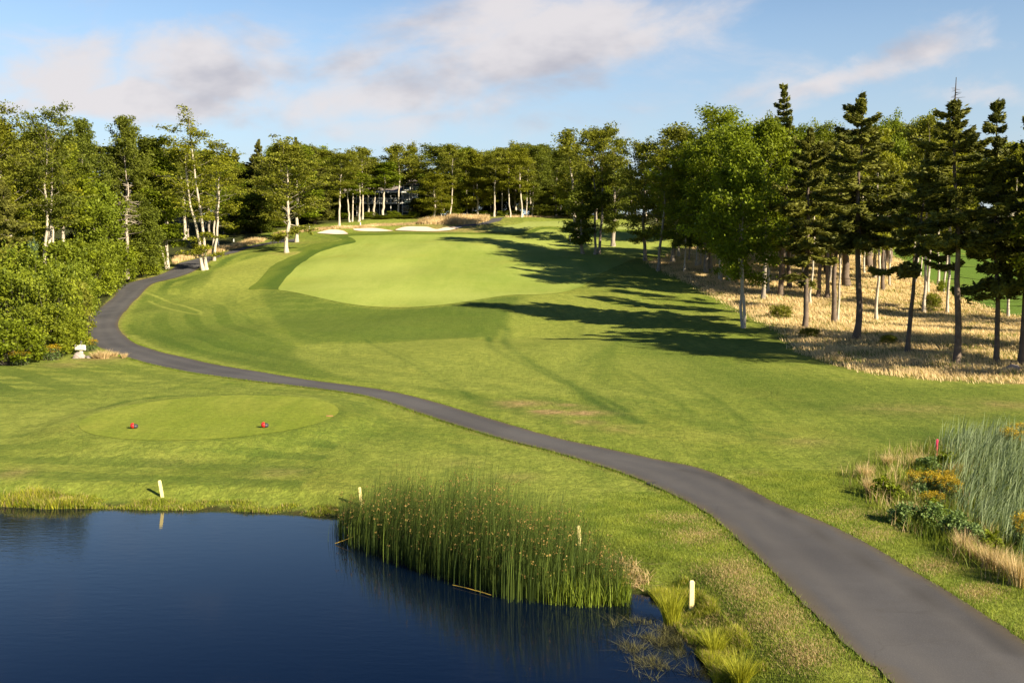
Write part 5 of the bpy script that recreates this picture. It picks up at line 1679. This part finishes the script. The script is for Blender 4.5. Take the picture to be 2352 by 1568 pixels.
# ------------------------------------------------------------------ made things
def stake(u, vb, vt, label, wid=.05, mat='stake', tilt=(0, 0), du=0):
    x, y = at(u, vb)[0]
    z = gz(x, y)
    H = row_z(vt, y) - z
    w = wid
    b_ = MB()
    b_.box(-w, w, -w * .55, w * .55, -.12, H - .03, .006)
    b_.add([(-w, -w * .55, H - .03), (w, -w * .55, H - .03), (w, w * .55, H - .03), (-w, w * .55, H - .03), (-w * .6, -w * .3, H), (w * .6, -w * .3, H), (w * .6, w * .3, H), (-w * .6, w * .3, H)],
           [(0, 1, 5, 4), (1, 2, 6, 5), (2, 3, 7, 6), (3, 0, 4, 7), (4, 5, 6, 7)])
    o = b_.build('hazard_stake', M[mat])
    o.location = (x, y, z)
    o.rotation_euler = (tilt[0], tilt[1], .15)
    tag(o, label, 'stake')
    return o


stake(373, 1141, 1102, 'cream hazard stake leaning on the far bank left of the bulrushes', .043, tilt=(0, R(-8)))
stake(830, 1160, 1118, 'cream hazard stake rising behind the left end of the bulrushes', .04, tilt=(0, R(-5)))
stake(1332, 1252, 1206, 'cream hazard stake behind the right half of the bulrushes', .04, tilt=(0, R(-5)))
stake(1588, 1398, 1332, 'nearest cream hazard stake, upright on the bank right of the bulrushes', .048)
stake(2150, 1050, 1008, 'red hazard stake beside the cattails', .035, 'red_stake', (0, R(2)))
for u, vb, vt, lab in [(711, 526, 520, 'small white stake in the rough left of the first bunker'), (828, 517, 511, 'small white stake between the first and second bunker'), (983, 505, 499, 'small white stake left of the tall tan grass'),
                       (1277, 498, 490, 'small white stake on the crest left of the fairway-side stand'), (1201, 498, 491, 'small white stake at the foot of the crest birches'), (502, 564, 551, 'thin white stake behind the cart path at the birches'), (537, 556, 548, 'thin white stake in the shade past the birches')]:
    stake(u, vb, vt, lab, .09, 'white')


def tee_marker(u, v, label):
    x, y = at(u, v)[0]
    t = thing('tee_marker', label, 'tee marker', (x, y, gz(x, y) + .02), R(24))
    MB().lathe([(.012, 0), (.085, .005), (.105, .05), (.10, .10), (.07, .135), (.02, .15)], 14).build('body', M['charcoal'], t, True)
    b_ = MB()
    n = 14
    V, F = [], []
    for k, (r_, d) in enumerate([(.115, -.01), (.115, -.05), (.085, -.095), (.03, -.115)]):
        for i in range(n):
            a = 2 * math.pi * i / n
            V.append((d - .03, r_ * math.cos(a), .095 + r_ * .85 * math.sin(a)))
    for k in range(3):
        for i in range(n):
            F.append((k * n + i, k * n + (i + 1) % n, (k + 1) * n + (i + 1) % n, (k + 1) * n + i))
    F += [tuple(range(n))[::-1], tuple(3 * n + i for i in range(n))]
    b_.add(V, F).build('red_cap', M['red'], t, True)
    t.scale = (1.1, 1.1, 1.0)
    return t


tee_marker(310, 984, 'left red and black tee marker on the oval tee')
tee_marker(610, 982, 'right red and black tee marker on the oval tee')
x, y = at(757, 956)[0]
tag(MB().box(-.13, .13, -.035, .035, -.02, .02, .006).build('tee_plate', M['rust']), 'flat rusty plate in the turf at the right end of the oval tee', 'plate').location = (x, y, gz(x, y) + .02)
# drain covers beside and on the path
x, y = at(1497, 1112)[0]
o = MB().lathe([(.15, -.05), (.15, .045), (.13, .05), (.0, .045)], 18).build('drain_cover', M['iron'])
o.location = (x, y, gz(x, y))
tag(o, 'dark round drain cover at the edge of the cart path', 'drain cover')


# sign on a post beside a boulder
x, y = at(187, 815)[0]
z = gz(x, y)
sc = y / FPX
t = thing('path_sign', 'cream board sign on a post beside the boulder at the path curve', 'sign', (x, y, z), R(-12))
MB().box(-.11, .11, -.05, .05, -.2, 27 * sc, .02).build('post', M['cream'], t)
b_ = MB()
b_.box(-14.5 * sc, 14.5 * sc, -.13, -.055, 11 * sc, 24 * sc, .04)
b_.build('board', M['cream'], t)
cap = MB().lathe([(.12, 27 * sc), (.12, 28.5 * sc), (.07, 30 * sc), (.09, 31.5 * sc), (.02, 33.5 * sc)], 10).build('post_cap', M['charcoal'], t, True)


def boulder(u, vb, w, h, label, seed, name='boulder'):
    x, y = at(u, vb)[0]
    sc = y / FPX
    import bmesh
    bm = bmesh.new()
    bmesh.ops.create_icosphere(bm, subdivisions=4, radius=1)
    r = np.random.default_rng(seed)
    ph = r.uniform(0, 6, 9)
    for v in bm.verts:
        c = v.co
        d = 1 + .16 * math.sin(c.x * 2.6 + ph[0]) * math.sin(c.y * 3.1 + ph[1]) + .12 * math.sin(c.z * 4 + c.x * 2 + ph[2]) + .06 * math.sin(c.x * 9 + ph[3]) * math.sin(c.y * 8 + c.z * 7 + ph[4])
        v.co = Vector((c.x * d * w * sc, c.y * d * w * sc * .8, max(-.3, c.z) * d * h * sc))
    me = bpy.data.meshes.new(name)
    bm.to_mesh(me)
    bm.free()
    for p in me.polygons:
        p.use_smooth = True
    me.materials.append(M['rock'])
    o = link(name, me)
    o.location = (x, y, gz(x, y) - .02)
    return tag(o, label, 'rock')


boulder(180, 822, 14, 13, 'grey pinkish boulder at the foot of the cream sign', 3)
boulder(203, 822, 7, 6, 'small flat stone right of the boulder at the cream sign', 4, 'stone')
boulder(2325, 848, 22, 10, 'pale flat rock in the tan grass at the right edge of the photo', 5)

# white post with dark bands on the fairway
x, y = at(1309, 554)[0]
z = gz(x, y)
s_ = y / FPX
t = thing('distance_post', 'white post with dark bands standing on the fairway by the tree shade', 'post', (x, y, z))
H = 12 * s_
MB().lathe([(.14, -.1), (.14, H), (.02, H + .05)], 12).build('post', M['white'], t, True)
for k in (.25, .55, .82):
    MB().lathe([(.15, H * k), (.15, H * k + .07)], 12).build('band', M['black'], t, True)

# house behind the trees
HY = 231.0
hs = HY / FPX


def hx(u):
    return u_x(u, HY, 470)


def hz(v):
    return row_z(v, HY)


x0, x1, x2 = hx(768), hx(924), hx(968)
gzv = min(gz(x0, HY), gz(x2, HY))
t = thing('house', 'dark teal house with a long white-railed balcony half hidden behind the far trees', 'house', ((x0 + x1) / 2, HY, gzv))
ox, oz = t.location.x, gzv


def L(xa):
    return xa - ox


def Zl(v):
    return hz(v) - oz


MB().box(L(x0), L(x1), 2.6, 10, -.5, Zl(441)).build('wall', M['teal'], t)
MB().box(L(x1) + .01, L(x2), .2, 9, -.5, Zl(424)).build('wall', M['teal'], t)
b_ = MB()
ye, yr = -.3, 6.3
V = [(L(x0) - .6, ye, Zl(441)), (L(x1) + 1.2, ye, Zl(441)), (L(x1) + 1.2, yr, Zl(423)), (L(x0) - .6, yr, Zl(423)), (L(x0) - .6, yr + 6, Zl(441)), (L(x1) + 1.2, yr + 6, Zl(441))]
b_.add(V, [(0, 1, 2, 3), (3, 2, 5, 4), (0, 3, 4), (1, 5, 2), (0, 4, 5, 1)])
b_.build('roof', M['shingle'], t)
b_ = MB()
V = [(L(x1) - .3, -.3, Zl(424)), (L(x2) + .6, -.3, Zl(424)), (L(x2) + .6, 9.6, Zl(424)), (L(x1) - .3, 9.6, Zl(424)), ((L(x1) + L(x2)) / 2, 1.5, Zl(408)), ((L(x1) + L(x2)) / 2, 8, Zl(408))]
b_.add(V, [(0, 1, 4), (1, 2, 5, 4), (2, 3, 5), (3, 0, 4, 5), (0, 3, 2, 1)])
b_.build('roof', M['shingle'], t)
MB().box(L(x0) - .6, L(x1) + 1.1, -.5, -.32, Zl(443), Zl(440)).build('eave_board', M['white'], t)
dk = MB().box(L(x0), L(x1) + .4, -.2, 2.55, Zl(468), Zl(465.5)).build('balcony_floor', M['white'], t)
MB().box(L(x0), L(x1) + .4, -.2, -.12, Zl(456.2), Zl(455.2)).build('railing', M['white'], t)
for k in range(7):
    xx = L(x0) + (L(x1) - L(x0)) * k / 6
    MB().box(xx - .07, xx + .07, -.30, -.205, -.4, Zl(443.2)).build('column', M['white'], t)
rb = MB()
for k in range(46):
    xx = L(x0) + .2 + (L(x1) - L(x0) - .2) * k / 46
    rb.box(xx - .02, xx + .02, -.18, -.14, Zl(465.6), Zl(456.1))
rb.build('baluster', M['white'], t)['kind'] = 'stuff'
for ua, ub, va, vb2, yy in [(842, 852, 462, 447, 2.55), (866, 878, 464.5, 447, 2.55), (895, 905, 462, 447, 2.55), (790, 800, 462, 447, 2.55), (800, 815, 497, 480, 2.55), (850, 862, 497, 482, 2.55), (928, 942, 436, 425, .15), (928, 940, 458, 445, .15), (948, 958, 458, 445, .15), (926, 938, 486, 474, .15)]:
    w_ = MB().box(L(hx(ua)) - .12, L(hx(ub)) + .12, yy - .06, yy, Zl(va) - .12, Zl(vb2) + .12).build('window', M['white'], t)
    MB().box(L(hx(ua)), L(hx(ub)), yy - .09, yy - .062, Zl(va), Zl(vb2)).build('pane', M['glass'], w_)
MB().box(L(x2) - .12, L(x2) + .12, .0, .19, -.4, Zl(425)).build('corner_board', M['white'], t)


def deck_chair(u, label):
    c = thing('deck_chair', label, 'chair', (hx(u), HY + 1.1, hz(465.5)), R(rnd.uniform(-25, 25)))
    MB().box(-.34, .34, -.3, .3, .36, .42, .01).build('seat', M['white'], c)
    b_ = MB()
    for k in range(5):
        x_ = -.32 + k * .13
        b_.add([(x_, .30, .36), (x_ + .12, .30, .36), (x_ + .12, .34, .36), (x_, .34, .36), (x_, .58, 1.15 + .06 * (2 - abs(k - 2))), (x_ + .12, .58, 1.15 + .06 * (2 - abs(k - 2))), (x_ + .12, .62, 1.15 + .06 * (2 - abs(k - 2))), (x_, .62, 1.15 + .06 * (2 - abs(k - 2)))],
               [(0, 1, 5, 4), (1, 2, 6, 5), (2, 3, 7, 6), (3, 0, 4, 7), (4, 5, 6, 7), (3, 2, 1, 0)])
    b_.build('backrest', M['white'], c)
    for s in (-1, 1):
        MB().box(s * .40 - .06, s * .40 + .06, -.35, .45, .60, .64, .01).build('arm', M['white'], c)
        MB().box(s * .40 - .03, s * .40 + .03, -.30, -.24, 0, .599).build('leg', M['white'], c)
        MB().box(s * .40 - .03, s * .40 + .03, .34, .40, 0, .599).build('leg', M['white'], c)


deck_chair(841, 'white slatted chair at the left of the row on the balcony')
deck_chair(857, 'white slatted chair left of the leaning trunk on the balcony')
deck_chair(871, 'white slatted chair right by the leaning trunk on the balcony')
deck_chair(884, 'white slatted chair right of the leaning trunk on the balcony')
deck_chair(908, 'white slatted chair at the right end of the balcony')

for kx, pr in list(PROTO.items()):
    if not pr['used']:
        for ch in list(pr['root'].children):
            bpy.data.objects.remove(ch)
        bpy.data.objects.remove(pr['root'])

# ------------------------------------------------------------------ sky and sun
SUN_EL = R(27)
az = math.atan2(.76, -.65)
sv = Vector((math.sin(az) * math.cos(SUN_EL), math.cos(az) * math.cos(SUN_EL), math.sin(SUN_EL)))
ld = bpy.data.lights.new('sun', 'SUN')
ld.energy = 5.0
ld.angle = R(.5)
ld.color = (1, .88, .64)
lo = bpy.data.objects.new('sun', ld)
lo.rotation_euler = (-sv).to_track_quat('-Z', 'Y').to_euler()
lo.location = sv * 50
COL.objects.link(lo)

W = bpy.data.worlds.new('World')
SC.world = W
W.use_nodes = True
W.node_tree.nodes.clear()
nt = NT(W.node_tree)
sky = nt.n('ShaderNodeTexSky', sky_type='NISHITA')
sky.sun_disc = False
sky.sun_elevation = SUN_EL
sky.sun_rotation = az
sky.air_density = 1.0
sky.dust_density = .6
sky.ozone_density = 1.6
tc = nt.n('ShaderNodeTexCoord').outputs['Generated']
sep = nt.n('ShaderNodeSeparateXYZ')
nt.l(tc, sep.inputs[0])
yy = nt.math('MAXIMUM', nt.math('ABSOLUTE', sep.outputs[1]), .08)
cu = nt.math('DIVIDE', sep.outputs[0], yy)
cv = nt.math('DIVIDE', sep.outputs[2], yy)
cmb = nt.n('ShaderNodeCombineXYZ')
nt.l(cu, cmb.inputs[0])
nt.l(cv, cmb.inputs[1])
UV = cmb.outputs[0]
# ragged cloud edges: shift the place looked up by turbulence drawn out along the wind
nv = nt.n('ShaderNodeTexNoise')
nt.l(nt.mapping(UV, rot=(0, 0, R(-28)), scale=(4.5, 8, 1)), nv.inputs['Vector'])
nv.inputs['Scale'].default_value = 1.0
nv.inputs['Detail'].default_value = 6
nv.inputs['Roughness'].default_value = .58
sub = nt.n('ShaderNodeVectorMath', operation='SUBTRACT')
nt.l(nv.outputs['Color'], sub.inputs[0])
sub.inputs[1].default_value = (.5, .5, .5)
scl = nt.n('ShaderNodeVectorMath', operation='SCALE')
nt.l(sub.outputs[0], scl.inputs[0])
scl.inputs['Scale'].default_value = .10
add = nt.n('ShaderNodeVectorMath', operation='ADD')
nt.l(UV, add.inputs[0])
nt.l(scl.outputs[0], add.inputs[1])
WUV = add.outputs[0]


def sky_uv(u, v):
    d = rays(u, v)
    return d[0] / d[1], d[2] / d[1]


def cloud(u, v, ru, rv, rot, w):
    """one soft bank of cloud: place, half lengths, tilt (degrees, rising to the right) and weight"""
    cx, cy = sky_uv(u, v)
    vec = nt.mapping(WUV, loc=(cx, cy, 0), rot=(0, 0, R(rot)), scale=(1.12 * ru / FPX, 1.15 * rv / FPX, 1), typ='TEXTURE')
    ln = nt.n('ShaderNodeVectorMath', operation='LENGTH')
    nt.l(vec, ln.inputs[0])
    g = nt.math('SUBTRACT', 1.0, nt.ramp(ln.outputs['Value'], .0, 1.5))
    return nt.math('MULTIPLY', g, w)


banks = [(1230, 110, 400, 110, 14, 1.0), (1080, 40, 200, 90, 10, .9), (1420, 120, 220, 60, 25, .8), (1000, 190, 330, 75, 8, .9), (790, 180, 220, 60, 30, .75), (1240, 215, 240, 50, 15, .75),
         (165, 165, 125, 75, 25, .95), (480, 175, 220, 85, -8, .92), (300, 225, 300, 50, -5, .9), (620, 135, 130, 50, -15, .7), (80, 228, 200, 38, 4, .75), (520, 255, 170, 40, -10, .6),
         (1960, 170, 260, 42, 24, .85), (2080, 100, 150, 38, 22, .75), (1750, 215, 180, 40, 15, .5), (1000, 285, 380, 45, 10, .55), (1300, 275, 340, 38, 6, .48), (2240, 200, 160, 30, 5, .35), (700, 285, 240, 30, 4, .3), (1650, 40, 120, 40, 35, .35), (2250, 75, 80, 18, 5, .3)]
tot = None
for bk in banks:
    g = cloud(*bk)
    tot = g if tot is None else nt.math('MAXIMUM', tot, g)
fb = nt.noise(nt.mapping(UV, rot=(0, 0, R(-25)), scale=(6, 12, 1)), 1.0, 7, .6, .4)
mask = nt.ramp(nt.math('ADD', tot, nt.math('MULTIPLY', nt.math('SUBTRACT', fb, .5), 2.0)), .03, .88)
front_ = nt.ramp(sep.outputs[1], .0, .15)
mask = nt.math('MULTIPLY', mask, front_)
mask = nt.math('MULTIPLY', mask, .93, clamp=True)
# thicker parts and undersides are greyer
shade = nt.ramp(nt.noise(nt.mapping(UV, loc=(.3, .1, 0), rot=(0, 0, R(-20)), scale=(5, 10, 1)), 1.0, 5, .55), .30, .56)
CK = 5.5
ccol = nt.mix(shade, (.57 * CK, .56 * CK, .63 * CK), (.92 * CK, .87 * CK, .88 * CK))
# pale air towards the horizon
hzn = nt.math('SUBTRACT', 1.0, nt.ramp(sep.outputs[2], .0, .30))
skyc = nt.mix(nt.math('MULTIPLY', hzn, .70), nt.mix(1.0, sky.outputs[0], nt.mix(nt.ramp(sep.outputs[2], .20, .46), (.90, .96, 1.02), (.21, .34, .57)), 'MULTIPLY'), (.66 * CK, .76 * CK, .86 * CK))
colr = nt.mix(mask, skyc, ccol)
bg = nt.n('ShaderNodeBackground')
nt.l(colr, bg.inputs['Color'])
bg.inputs['Strength'].default_value = .060
wo_ = nt.n('ShaderNodeOutputWorld')
nt.l(bg.outputs[0], wo_.inputs['Surface'])

SC.view_settings.view_transform = 'Standard'
SC.view_settings.look = 'None'
SC.view_settings.exposure = 1.42
SC.view_settings.gamma = 1.0
SC.render.engine = 'CYCLES'
cy = SC.cycles
cy.max_bounces = 4
cy.diffuse_bounces = 2
cy.glossy_bounces = 3
cy.transmission_bounces = 3
cy.transparent_max_bounces = 4
cy.use_denoising = True
